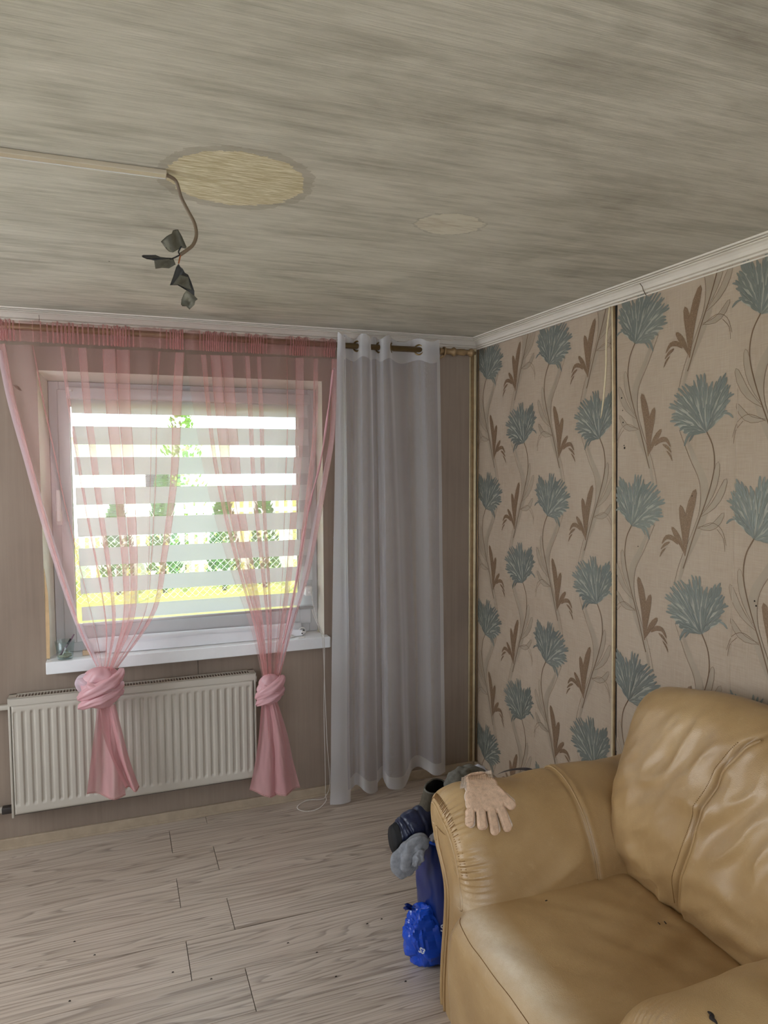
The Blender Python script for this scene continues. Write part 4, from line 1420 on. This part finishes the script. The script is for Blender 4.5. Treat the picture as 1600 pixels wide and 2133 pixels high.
# torn spot on the near arm, small nicks on seat
BVA = BVHTree.FromPolygons([(v.x, 2 * YM - v.y, v.z) for v in ARM[0]], ARM[1])
mb = MB()
q = []
for px, py in ((1474, 2108), (1480, 2112), (1484, 2118), (1482, 2122), (1490, 2128), (1494, 2134)):
    d = (W(px, py, 'z', 0) - CPOS).normalized()
    h = BVA.ray_cast(CPOS, d)
    if h[0]: q.append(h[0] + Vector((0, 0, .001)))
if len(q) > 2: mb.tube(pts(q, 16), [.001 + .0035 * math.sin(math.pi * i / 15) for i in range(16)], 6)
mb.build('tear', M['soil'], ch) if mb.v else None
BVS = BVHTree.FromPolygons([v[:] for v in MB().grid(seat, 160, 110, cu=True).v], MB().grid(seat, 160, 110, cu=True).f)
mb = MB()
for px, py, dx, dy in ((1371, 1922, 4, 4), (1384, 1920, 4, 5), (1136, 1877, 4, -1)):
    q = []
    for k in (0, 1):
        d = (W(px + dx * k, py + dy * k, 'z', 0) - CPOS).normalized()
        h = BVS.ray_cast(CPOS, d)
        if h[0]: q.append(h[0] + Vector((0, 0, .0008)))
    if len(q) == 2: MB().tube(q, .0016, 5).build('nick', M['soil'], ch)

# ------------------------------------------------------------------ knitted gloves on the arm
BVF = BVHTree.FromPolygons([v[:] for v in ARM[0]], ARM[1])


def capsule_d(p, a, b, ra, rb):
    pa, ba = p - a, b - a
    h = max(0, min(1, pa.dot(ba) / ba.length_squared))
    return (pa - ba * h).length - (ra + (rb - ra) * h)


def glove_mesh(name, parts, rot, shift, lift, mat, cuff):
    """parts: capsules in glove pixels; the cloth is laid over the arm along the camera-facing slope"""
    step = .9
    xs = [p[0] for p in parts for _ in (0,)] + [p[2] for p in parts]
    ysv = [p[1] for p in parts] + [p[3] for p in parts]
    x0, x1, y0, y1 = min(xs) - 16, max(xs) + 16, min(ysv) - 16, max(ysv) + 16
    caps = [(Vector((a, b)), Vector((c_, d)), ra, rb, grp) for a, b, c_, d, ra, rb, grp in parts]

    def sd(p):
        palm = min(capsule_d(p, a, b, ra, rb) for a, b, ra, rb, g_ in caps if g_ == 0)
        fing = min([capsule_d(p, a, b, ra, rb) for a, b, ra, rb, g_ in caps if g_ == 1] + [99])
        k = .8
        h = max(0, min(1, .5 + .5 * (fing - palm) / k))
        return fing * (1 - h) + palm * h - k * h * (1 - h), fing, palm
    nx, ny = int((x1 - x0) / step), int((y1 - y0) / step)
    idx, vs, info = {}, [], []
    D = {}
    for j in range(ny + 1):
        for i in range(nx + 1):
            D[i, j] = sd(Vector((x0 + i * step, y0 + j * step)))
    def vid(i, j):
        if (i, j) in idx: return idx[i, j]
        p = Vector((x0 + i * step, y0 + j * step))
        d = D[i, j][0]
        if d > -.9:   # pull border vertices onto the outline
            e = .3
            gx = (sd(p + Vector((e, 0)))[0] - sd(p - Vector((e, 0)))[0]) / (2 * e)
            gy = (sd(p + Vector((0, e)))[0] - sd(p - Vector((0, e)))[0]) / (2 * e)
            gl_ = math.hypot(gx, gy) + 1e-6
            p = p - Vector((gx, gy)) / gl_ * max(-.9, min(.9, d))
            d = 0
        idx[i, j] = len(vs)
        hgt = .0060 * math.sqrt(max(0, min(1, -d / 4)))
        wr = .0010 * nz(p.x * .07, p.y * .09, 5) + (.0010 * math.sin(p.x * 1.9) if p.y < cuff else 0)
        vs.append((p.x, p.y, hgt + (wr if d < -.5 else 0)))
        return idx[i, j]
    fs = []
    for j in range(ny):
        for i in range(nx):
            if all(D[q][0] < .45 for q in ((i, j), (i + 1, j), (i, j + 1), (i + 1, j + 1))):
                fs.append((vid(i, j), vid(i + 1, j), vid(i + 1, j + 1), vid(i, j + 1)))
    out, bot = [], []
    ca, sa = math.cos(rot), math.sin(rot)
    cx, cy = parts[0][0], parts[0][1]
    for x, y, h in vs:
        X = cx + (x - cx) * ca - (y - cy) * sa + shift[0]
        Y = cy + (x - cx) * sa + (y - cy) * ca + shift[1]
        d = (W(X, Y, 'z', 0) - CPOS).normalized()
        hit = BVF.ray_cast(CPOS, d)
        if hit[0]:
            q, n_ = hit[0], hit[1]
            if n_.dot(d) > 0: n_ = -n_
            # follow the arm's broad shape rather than its gathers
            n_ = (n_ * .4 + Vector((0, -.55, .75)) * .6).normalized()
        else:
            q = W(X, Y, 'y', -1.452); n_ = Vector((0, -.4, .9)).normalized()
        out.append(q + n_ * (lift + .0025 + h)); bot.append(q + n_ * (lift + .0015))
    nb = len(out)
    fs2 = fs + [tuple(i + nb for i in f[::-1]) for f in fs]
    cnt = {}
    for f in fs:
        for a, b in zip(f, f[1:] + f[:1]):
            cnt[(a, b)] = 1
    for (a, b) in list(cnt):
        if (b, a) not in cnt: fs2.append((b, a, a + nb, b + nb))
    return mesh_obj(name, out + bot, [f[::-1] for f in fs2], M[mat])


# palm, cuff (group 0), fingers and thumb (group 1), in photo pixels
HAND = [(990, 1640, 1018, 1642, 20, 18, 0), (990, 1662, 1022, 1662, 22, 22, 0), (988, 1676, 1032, 1676, 19, 17, 0), (984, 1630, 1002, 1626, 15, 14, 0),
        (978, 1694, 977, 1717, 9.6, 9.4, 1), (1000, 1696, 1002, 1723, 9.8, 9.6, 1), (1022, 1696, 1028, 1734, 9.8, 9.2, 1), (1041, 1690, 1054, 1727, 9.8, 9.4, 1), (1030, 1652, 1062, 1680, 13, 10.5, 1)]
g2 = glove_mesh('glove', HAND, R(-5), (-3, -2), .0, 'cuffk', 1632)
tag(g2, 'knitted work glove lying underneath on the armrest, only its edges showing', 'glove')
g1 = glove_mesh('glove', HAND, 0, (0, 0), .009, 'glove', 1632)
tag(g1, 'cream knitted work glove on top of the armrest, fingers pointing down', 'glove')
# ribbed cuffs: a fan of ridges over the top of the arm
for gi, (gl, lf, off) in enumerate(((g1, .012, 0), (g2, .001, -5))):
    def cuff(u, v):
        x = 966 + off + 56 * u + (u - .5) * 8 * v
        y = 1617 + 24 * v + 5 * (1 - u) - (7 * u)
        d = (W(x, y, 'z', 0) - CPOS).normalized()
        hit = BVF.ray_cast(CPOS, d)
        q = hit[0] if hit[0] else W(x, y, 'y', -1.452)
        return q + Vector((0, -.45, .85)) * (lf * .7 + .006 + .0012 * math.sin(u * 130))
    MB().grid(cuff, 150, 12).build('cuff', M['cuffk'], gl)

# ------------------------------------------------------------------ bags and clothes beside the armchair
def lumpy(mb, amp, sc, seed=0, faceted=0):
    for v in mb.v:
        v += Vector((nz(v.x * sc, v.y * sc, v.z * sc + seed), nz(v.y * sc + 7, v.z * sc, v.x * sc + seed), nz(v.z * sc, v.x * sc + 3, v.y * sc + seed))) * amp
    return mb


bag = empty('shopping_bag', (-.62, -1.2, 0), 'tall blue plastic bag stuffed with clothes between armchair and curtain', 'bag')
bag.location = (0, 0, 0)
secs = [(0.004, -.850, -.42, -1.425, -1.22), (.06, -.880, -.38, -1.440, -1.20), (.20, -.900, -.36, -1.440, -1.20), (.34, -.908, -.35, -1.425, -1.19), (.43, -.900, -.35, -1.405, -1.18)]


def bagf(u, v):
    z = cr([s[0] for s in secs], v)
    a, b, c_, d = [cr([s[k] for s in secs], v) for k in (1, 2, 3, 4)]
    g = 2 * math.pi * u
    ex = lambda t_: math.copysign(abs(t_) ** .45, t_)
    x = (a + b) / 2 + (b - a) / 2 * ex(math.cos(g)); y = (c_ + d) / 2 + (d - c_) / 2 * ex(math.sin(g))
    crs = .010 * nz(x * 9, y * 9, z * 5) + .005 * nz(x * 22, y * 22, z * 14)
    r_ = Vector((math.cos(g), math.sin(g), 0))
    p = Vector((x, y, z)) + r_ * crs
    p.y = max(p.y, -1.452 if z < .45 else -1.41)
    return p


mb = MB().grid(bagf, 120, 50, cu=True)
mb.f.append(tuple(range(120))[::-1])
mb.build('bag_body', M['blue'], bag)
MB().tube([bagf(i / 60, 1) for i in range(61)], .005, 8).build('rim', M['bluel'], bag)
# handles rising behind the arm
for q in ([(987, 1608), (992, 1600), (1003, 1599), (1012, 1608), (1020, 1622)], [(1018, 1624), (1040, 1608), (1070, 1600), (1100, 1600), (1120, 1612), (1128, 1626)]):
    P = pts([W(x, y, 'y', -1.22) for x, y in q], 24)
    MB().grid(lambda u, v: cr(P, v) + Vector((.002 * math.sin(6 * v), (u - .5) * .03, -.022 * u + .006)), 6, 30).build('handle', M['blue'], bag)
# crinkled lower bag
cb2 = empty('carrier_bag', (-.93, -1.3, 0), 'small crinkled blue carrier bag slumped on the floor', 'bag')
cb2.location = (0, 0, 0)
cen = W(882, 1948, 'y', -1.335)
sdl = random.Random(5)
seeds = [Vector((sdl.uniform(-1, 1), sdl.uniform(-1, 1), sdl.uniform(-1, 1))).normalized() for _ in range(46)]
hs = [sdl.uniform(.78, 1.12) for _ in seeds]


def crink(u, v):
    g, h = 2 * math.pi * u, math.pi * v
    n_ = Vector((math.sin(h) * math.cos(g), math.sin(h) * math.sin(g), math.cos(h)))
    r_ = min(hh / max(n_.dot(s), .05) for s, hh in zip(seeds, hs))
    r_ = min(r_, 1.3) - .16 * (1 - abs(nz(n_.x * 2.2, n_.y * 2.2, n_.z * 2.2 + 4)) * 3.2) * .5 + .10 * abs(nz(n_.x * 5, n_.y * 5, n_.z * 5))
    ex = lambda t_: math.copysign(abs(t_) ** .7, t_)
    p = Vector((.072 * ex(n_.x), .055 * ex(n_.y), .098 * ex(n_.z))) * r_
    p.x += .035 * -(p.z / .09) * .45
    q = Vector((cen.x + .004, -1.350, .092)) + p
    q.z = max(q.z, .003)
    return q


autosmooth(MB().grid(crink, 60, 44, cu=True).build('bag_body', M['bluel'], cb2), 14)
mb = MB().grid(lambda u, v: W(842 + 22 * u + 3 * math.sin(9 * v), 1884 + 14 * v - 3 * math.sin(5 * u), 'y', -1.33 - .01 * math.sin(7 * u)), 12, 6)
mb.build('bag_lip', M['blue'], cb2)


def letters(txt, px, py, y, size, parent, rot, bold=0.0):
    cu = bpy.data.curves.new('lettering', 'FONT')
    cu.body = txt
    cu.size = size
    cu.extrude = .0006
    cu.offset = bold
    cu.align_x = 'CENTER'; cu.align_y = 'CENTER'
    o = bpy.data.objects.new('lettering', cu)
    COL.objects.link(o)
    dg = bpy.context.evaluated_depsgraph_get()
    me = bpy.data.meshes.new_from_object(o.evaluated_get(dg))
    bpy.data.objects.remove(o)
    me.materials.clear(); me.materials.append(M['print'])
    o = bpy.data.objects.new('lettering', me)
    COL.objects.link(o)
    o.parent = parent
    o.location = W(px, py, 'y', y)
    o.rotation_euler = rot
    return o


letters('S', 922, 1934, -1.424, .034, bag, (R(90), 0, R(-18)))
letters('S3', 879, 1981, -1.415, .022, cb2, (R(80), R(25), R(-25)), .0006)

# navy quilted jacket with olive-lined collar over the bag
jk = empty('quilted_jacket', (-.95, -1.28, .5), 'navy quilted jacket with olive fleece collar spilling from the blue bag', 'jacket')
jk.location = (0, 0, 0)
YJ = -1.30


def limb(P, RX, RZ_, nq=0, ph=0, squash=.75, amp=.08, ridge=0):
    P3 = [W(x, y, 'y', yy) for x, y, yy in P]

    def f(u, v):
        c_ = cr(P3, v)
        t_ = (cr(P3, min(v + .02, 1)) - cr(P3, max(v - .02, 0))).normalized()
        a = Vector((0, 1, 0)); a = (a - t_ * a.dot(t_)).normalized(); b = t_.cross(a)
        r_ = cr(RX, v)
        g = 2 * math.pi * u
        q = 1.0
        if nq:
            w_ = abs(math.sin(math.pi * (v * nq + ph + .06 * math.sin(g))))
            q = .90 + .10 * min(1, w_ * 2.2) ** .6 + .05 * nz(g * 5, v * nq * 1.2, 3) * w_
        q += ridge * (abs(math.sin(2.5 * g + 3.5 * v + 2 * nz(v * 4, 0, 3))) - .5)
        q += amp * nz(math.cos(g) * 1.5 + v * 3, math.sin(g) * 1.5, v * 8)
        q += .03 * nz(math.cos(g) * 5, math.sin(g) * 5, v * 30)
        return c_ + (a * math.cos(g) * squash + b * math.sin(g)) * r_ * q
    return f


f = limb([(930, 1705, -1.27), (900, 1712, -1.29), (868, 1724, -1.31), (838, 1742, -1.32), (822, 1748, -1.325)], [.066, .074, .070, .062, .050], None, 6, .1, .7, .05)
mb = MB().grid(f, 64, 90, cu=True)
capped(mb, 64, 90, f(0, 0).lerp(f(.5, 0), .5), f(0, 1).lerp(f(.5, 1), .5) + Vector((.03, 0, 0)))
mb.build('sleeve', M['navy'], jk)
# dark cuff opening
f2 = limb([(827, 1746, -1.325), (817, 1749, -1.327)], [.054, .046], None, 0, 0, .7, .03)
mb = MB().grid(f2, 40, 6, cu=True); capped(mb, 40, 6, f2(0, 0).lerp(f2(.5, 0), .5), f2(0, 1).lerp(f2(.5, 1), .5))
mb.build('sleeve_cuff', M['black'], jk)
mb = MB()
bmx = bmesh.new(); bmesh.ops.create_icosphere(bmx, subdivisions=4, radius=1)
c = W(905, 1722, 'y', -1.26)
mb.add([c + Vector((v.co.x * .085, v.co.y * .09, v.co.z * .07)) for v in bmx.verts], [[v.index for v in f_.verts] for f_ in bmx.faces])
lumpy(mb, .02, 14, 3).build('jacket_body', M['black'], jk)


# collar: open funnel of cloth
def collar(rscale):
    top = [W(x, y, 'y', yy) for x, y, yy in ((884, 1642, -1.29), (895, 1627, -1.24), (912, 1622, -1.21), (926, 1628, -1.22), (933, 1642, -1.25), (928, 1652, -1.30), (912, 1654, -1.325), (893, 1652, -1.32))]
    bot = [W(x, y, 'y', yy) for x, y, yy in ((872, 1682, -1.30), (885, 1682, -1.25), (903, 1680, -1.22), (925, 1682, -1.22), (938, 1690, -1.25), (930, 1700, -1.30), (908, 1702, -1.33), (885, 1696, -1.33))]

    def f(u, v):
        p = cr(top, u, True).lerp(cr(bot, u, True), v)
        c_ = sum(top, Vector()) / 8
        c2_ = sum(bot, Vector()) / 8
        m_ = c_.lerp(c2_, v)
        p = m_ + (p - m_) * rscale
        p += (p - m_).normalized() * .006 * nz(u * 9, v * 3, 5)
        return p
    return f


MB().grid(collar(1.0), 64, 16, cu=True).build('collar', M['olive'], jk)
MB().grid(collar(.93), 64, 16, cu=True).build('collar_lining', M['black'], jk)
MB().tube([collar(.965)(i / 64, 0) for i in range(65)], .0032, 8).build('collar_edge', M['greyf'], jk)

# grey knitted jumper on top of the bag
jm = empty('knitted_jumper', (-.75, -1.25, .5), 'mottled grey knitted jumper rolled on the bag behind the gloves', 'jumper')
jm.location = (0, 0, 0)
f = limb([(945, 1650, -1.30), (950, 1630, -1.29), (966, 1617, -1.28), (985, 1611, -1.28), (1006, 1616, -1.28)], [.030, .038, .034, .028, .018], None, 0, 0, .9, .22, .16)
mb = MB().grid(f, 48, 50, cu=True)
capped(mb, 48, 50, f(0, 0).lerp(f(.5, 0), .5), f(0, 1).lerp(f(.5, 1), .5))
mb.build('jumper_roll', M['greyf'], jm)
f = limb([(985, 1608, -1.26), (997, 1603, -1.26), (1012, 1612, -1.26)], [.012, .018, .012], None, 0, 0, .9, .4)
mb = MB().grid(f, 32, 24, cu=True)
capped(mb, 32, 24, f(0, 0).lerp(f(.5, 0), .5), f(0, 1).lerp(f(.5, 1), .5))
mb.build('jumper_cuff', M['pale'], jm)
# scrap of blue film between jacket and jumper
sc_ = MB().grid(lambda u, v: W(930 + 16 * u + 2 * math.sin(7 * v), 1632 + 14 * v + 3 * math.sin(6 * u), 'y', -1.27 + .012 * math.sin(8 * u + 5 * v)), 14, 10)
sc_.build('film_scrap', M['bluel'], bag)

# grey jersey hanging over the bag's edge
gj = empty('grey_shirt', (-1.0, -1.33, .3), 'light grey jersey shirt hanging out of the blue bag below the jacket', 'shirt')
gj.location = (0, 0, 0)
f = limb([(888, 1760, -1.38), (872, 1758, -1.385), (856, 1776, -1.38), (846, 1800, -1.375), (852, 1818, -1.37)], [.022, .032, .042, .046, .026], None, 0, 0, .5, .2, .42)
mb = MB().grid(f, 56, 60, cu=True)
capped(mb, 56, 60, f(0, 0).lerp(f(.5, 0), .5), f(0, 1).lerp(f(.5, 1), .5))
mb.build('shirt_fold', M['greyc'], gj)
f = limb([(876, 1768, -1.40), (872, 1785, -1.402), (862, 1803, -1.40)], [.012, .018, .009], None, 0, 0, .8, .3, .4)
mb = MB().grid(f, 32, 30, cu=True)
capped(mb, 32, 30, f(0, 0).lerp(f(.5, 0), .5), f(0, 1).lerp(f(.5, 1), .5))
mb.build('shirt_fold', M['greyc'], gj)
ps = empty('pale_cloth', (-.9, -1.3, .4), 'pale lilac cotton cloth peeping from the blue bag beside the armrest', 'cloth')
ps.location = (0, 0, 0)
f = limb([(884, 1752, -1.34), (896, 1746, -1.34), (908, 1744, -1.34), (925, 1748, -1.34)], [.012, .022, .024, .02], None, 0, 0, .9, .3)
mb = MB().grid(f, 40, 40, cu=True)
capped(mb, 40, 40, f(0, 0).lerp(f(.5, 0), .5), f(0, 1).lerp(f(.5, 1), .5))
mb.build('cloth_fold', M['pale'], ps)

# ------------------------------------------------------------------ things on the sill
SZt = .8462
jar = empty('glass_tumbler', W(136, 1372, 'z', SZt), 'small clear glass tumbler holding a pen at the left end of the sill', 'tumbler')
jar.location.z = SZt
MB().lathe([(.0001, .001), (.031, .001), (.033, .004), (.042, .082), (.0405, .083), (.0315, .010), (.0001, .010)], (0, 0, 0), 'z', 32).build('tumbler_glass', M['glass'], jar)
mb = MB().lathe([(.0001, .011), (.028, .012), (.029, .018), (.018, .021), (.0001, .020)], (0, 0, 0), 'z', 20)
lumpy(mb, .006, 90).build('debris', M['grit'], jar)
pen = empty('pen', jar.location.copy(), 'violet pen leaning in the glass tumbler', 'pen')
MB().tube([(-.020, 0, .018), (.020, .002, .075), (.040, .004, .108)], [.004, .0042, .003], 10).build('barrel', M['straw'], pen)
MB().tube([(.012, .0015, .065), (.026, .003, .088)], .0048, 10).build('grip', M['black'], pen)
MB().tube([(-.010, -.012, .020), (.004, -.014, .05)], .0025, 8).build('refill', M['white'], pen)
o = MB().box(-.016, .016, -.010, .010, 0, .022, .002).build('card_box', M['card'], None, False)
o.location = W(180, 1364, 'z', SZt); o.location.z = SZt
tag(o, 'tiny beige cardboard box on the sill beside the tumbler', 'box')
pg = empty('socket_cap', W(626, 1320, 'z', SZt), 'round white socket insert lying on the right end of the sill', 'socket')
pg.location.z = SZt + .0215
pg.location.y = .028
pg.rotation_euler = (0, 0, R(10))
MB().lathe([(.015, -.004), (.0205, -.006), (.0215, 0), (.0205, .006), (.017, .008), (.0155, .004), (.0001, .003)], (0, 0, 0), 'y', 28).build('rim', M['white'], pg)
MB().box(-.012, .004, -.026, -.004, -.012, .004, .003).build('plug', M['white'], pg)
mb = MB().tube([(-.010, -.0265, -.006), (-.010, -.020, -.006)], .003, 8).tube([(.006, -.012, .004), (.006, -.004, .004)], .003, 8)
mb.build('pin_hole', M['black'], pg)
for i, (px, py, s_, lb) in enumerate(((603, 1328, (.022, .009, .008), 'white plastic clip lying left of the round socket insert'), (629, 1329, (.018, .006, .005), 'flat white plastic piece in front of the round socket insert'))):
    e_ = empty('plastic_clip', W(px, py, 'z', SZt), lb, 'clip')
    e_.location.z = SZt
    e_.rotation_euler = (0, 0, R(18 - 20 * i))
    MB().box(-s_[0], s_[0], -s_[1], s_[1], 0, s_[2], .002).build('clip_body', M['white'], e_, False)
    MB().box(-s_[0] * .7, s_[0] * .7, -s_[1] * .5, s_[1] * .5, s_[2] - .001, s_[2] * 1.6, .001).build('clip_ridge', M['white'], e_, False)

# ------------------------------------------------------------------ outside
gz = -.35
o = MB().box(-30, 30, .34, 60, gz - .1, gz).build('lawn', M['grass'], None, False)
tag(o, 'sunlit green lawn beyond the window', 'grass', 'structure')


def thuja(x, y, h, r_, seed, mat='leafy', nm='thuja', label=None):
    rs = random.Random(seed)
    root = empty(nm, (x, y, gz), label, 'shrub', group='conifers along the garden fence' if nm == 'thuja' else None)
    MB().tube([(0, 0, 0), (0, 0, h * .5)], [.04, .02], 6).build('trunk', M['bark'], root)
    mb = MB()
    for i in range(620):
        t_ = rs.random() ** .8
        rr = r_ * (1 - t_) ** .55 * rs.uniform(.75, 1.05) + .03
        g = rs.uniform(0, 6.283)
        z = .08 + t_ * (h - .1)
        p = Vector((rr * math.cos(g), rr * math.sin(g), z))
        d = Vector((math.cos(g) * .6, math.sin(g) * .6, 1)).normalized() * rs.uniform(.06, .13)
        s_ = Vector((-math.sin(g), math.cos(g), rs.uniform(-.3, .3))).normalized() * rs.uniform(.02, .045)
        mb.add([p - s_, p + s_, p + d + s_ * .2, p + d * .6 - s_ * 1.2], [(0, 1, 2, 3)])
    mb.build('foliage', M[mat], root)
    return root


yy0 = 8.6
hx = np.arange(-6.0, 1.6, .82)
for i, x in enumerate(hx):
    thuja(float(x) + .08 * math.sin(i * 3), yy0 + .1 * math.cos(i * 5), 1.70 + .25 * math.sin(i * 2.3), .26, i, 'leafy', 'thuja', 'green conifer in the hedge beyond the window')
thuja(-.6, 11.2, 3.2, .75, 99, 'leafy2', 'garden_tree', 'taller pale green tree behind the conifer hedge')
fe = empty('garden_fence', (0, yy0 + .7, gz), 'pale slatted fence behind the conifers', 'fence')
sl_ = MB().box(-.045, .045, -.01, .01, 0, 1.5, .002).build('slat', M['fence'], fe, False)
for i, x in enumerate(np.arange(-8, 3, .16)):
    o = sl_ if i == 0 else sl_.copy()
    if i: COL.objects.link(o)
    o.location = (float(x), 0, .05)
for z in (.35, 1.25):
    MB().box(-8.1, 3, .01, .04, z, z + .07).build('rail', M['fence'], fe, False)
# chain-link mesh in front of the hedge
cl = empty('wire_fence', (0, yy0 - .8, gz), 'diamond mesh wire fence in front of the conifers', 'fence')
mb = MB()
for k in np.arange(-7, 2.5, .11):
    for sg in (1, -1):
        a_ = Vector((float(k), 0, .05)); b_ = a_ + Vector((sg * 1.1, .002 * sg, 1.1))
        mb.tube([a_, b_], .004, 3, False)
mb.build('wire_mesh', M['wire'], cl)['kind'] = 'stuff'
for x in (-6.2, -3.9, -1.6, .7):
    MB().tube([(x, 0, 0), (x, 0, 1.3)], .025, 8).build('post', M['wire'], cl)
ho = empty('neighbour_house', (-3.5, 22, gz), 'pale house in the distance beyond the garden', 'house')
MB().box(-5, 5, -3, 3, 0, 2.9).build('house_wall', M['plaster'], ho, False)
mb = MB(); prism(mb, [(-3.5, 2.9), (0, 4.6), (3.5, 2.9)], -5.4, 5.4, 'x'); mb.build('house_roof', M['roof'], ho, False)
for x in (-3, 0, 3):
    f_ = MB().box(x - .6, x + .6, -3.06, -3.0, 1.0, 2.2, .01).build('house_window', M['white'], ho, False)
    MB().box(x - .5, x + .5, -3.07, -3.06, 1.1, 2.1).build('window_glass', M['radin'], f_, False)
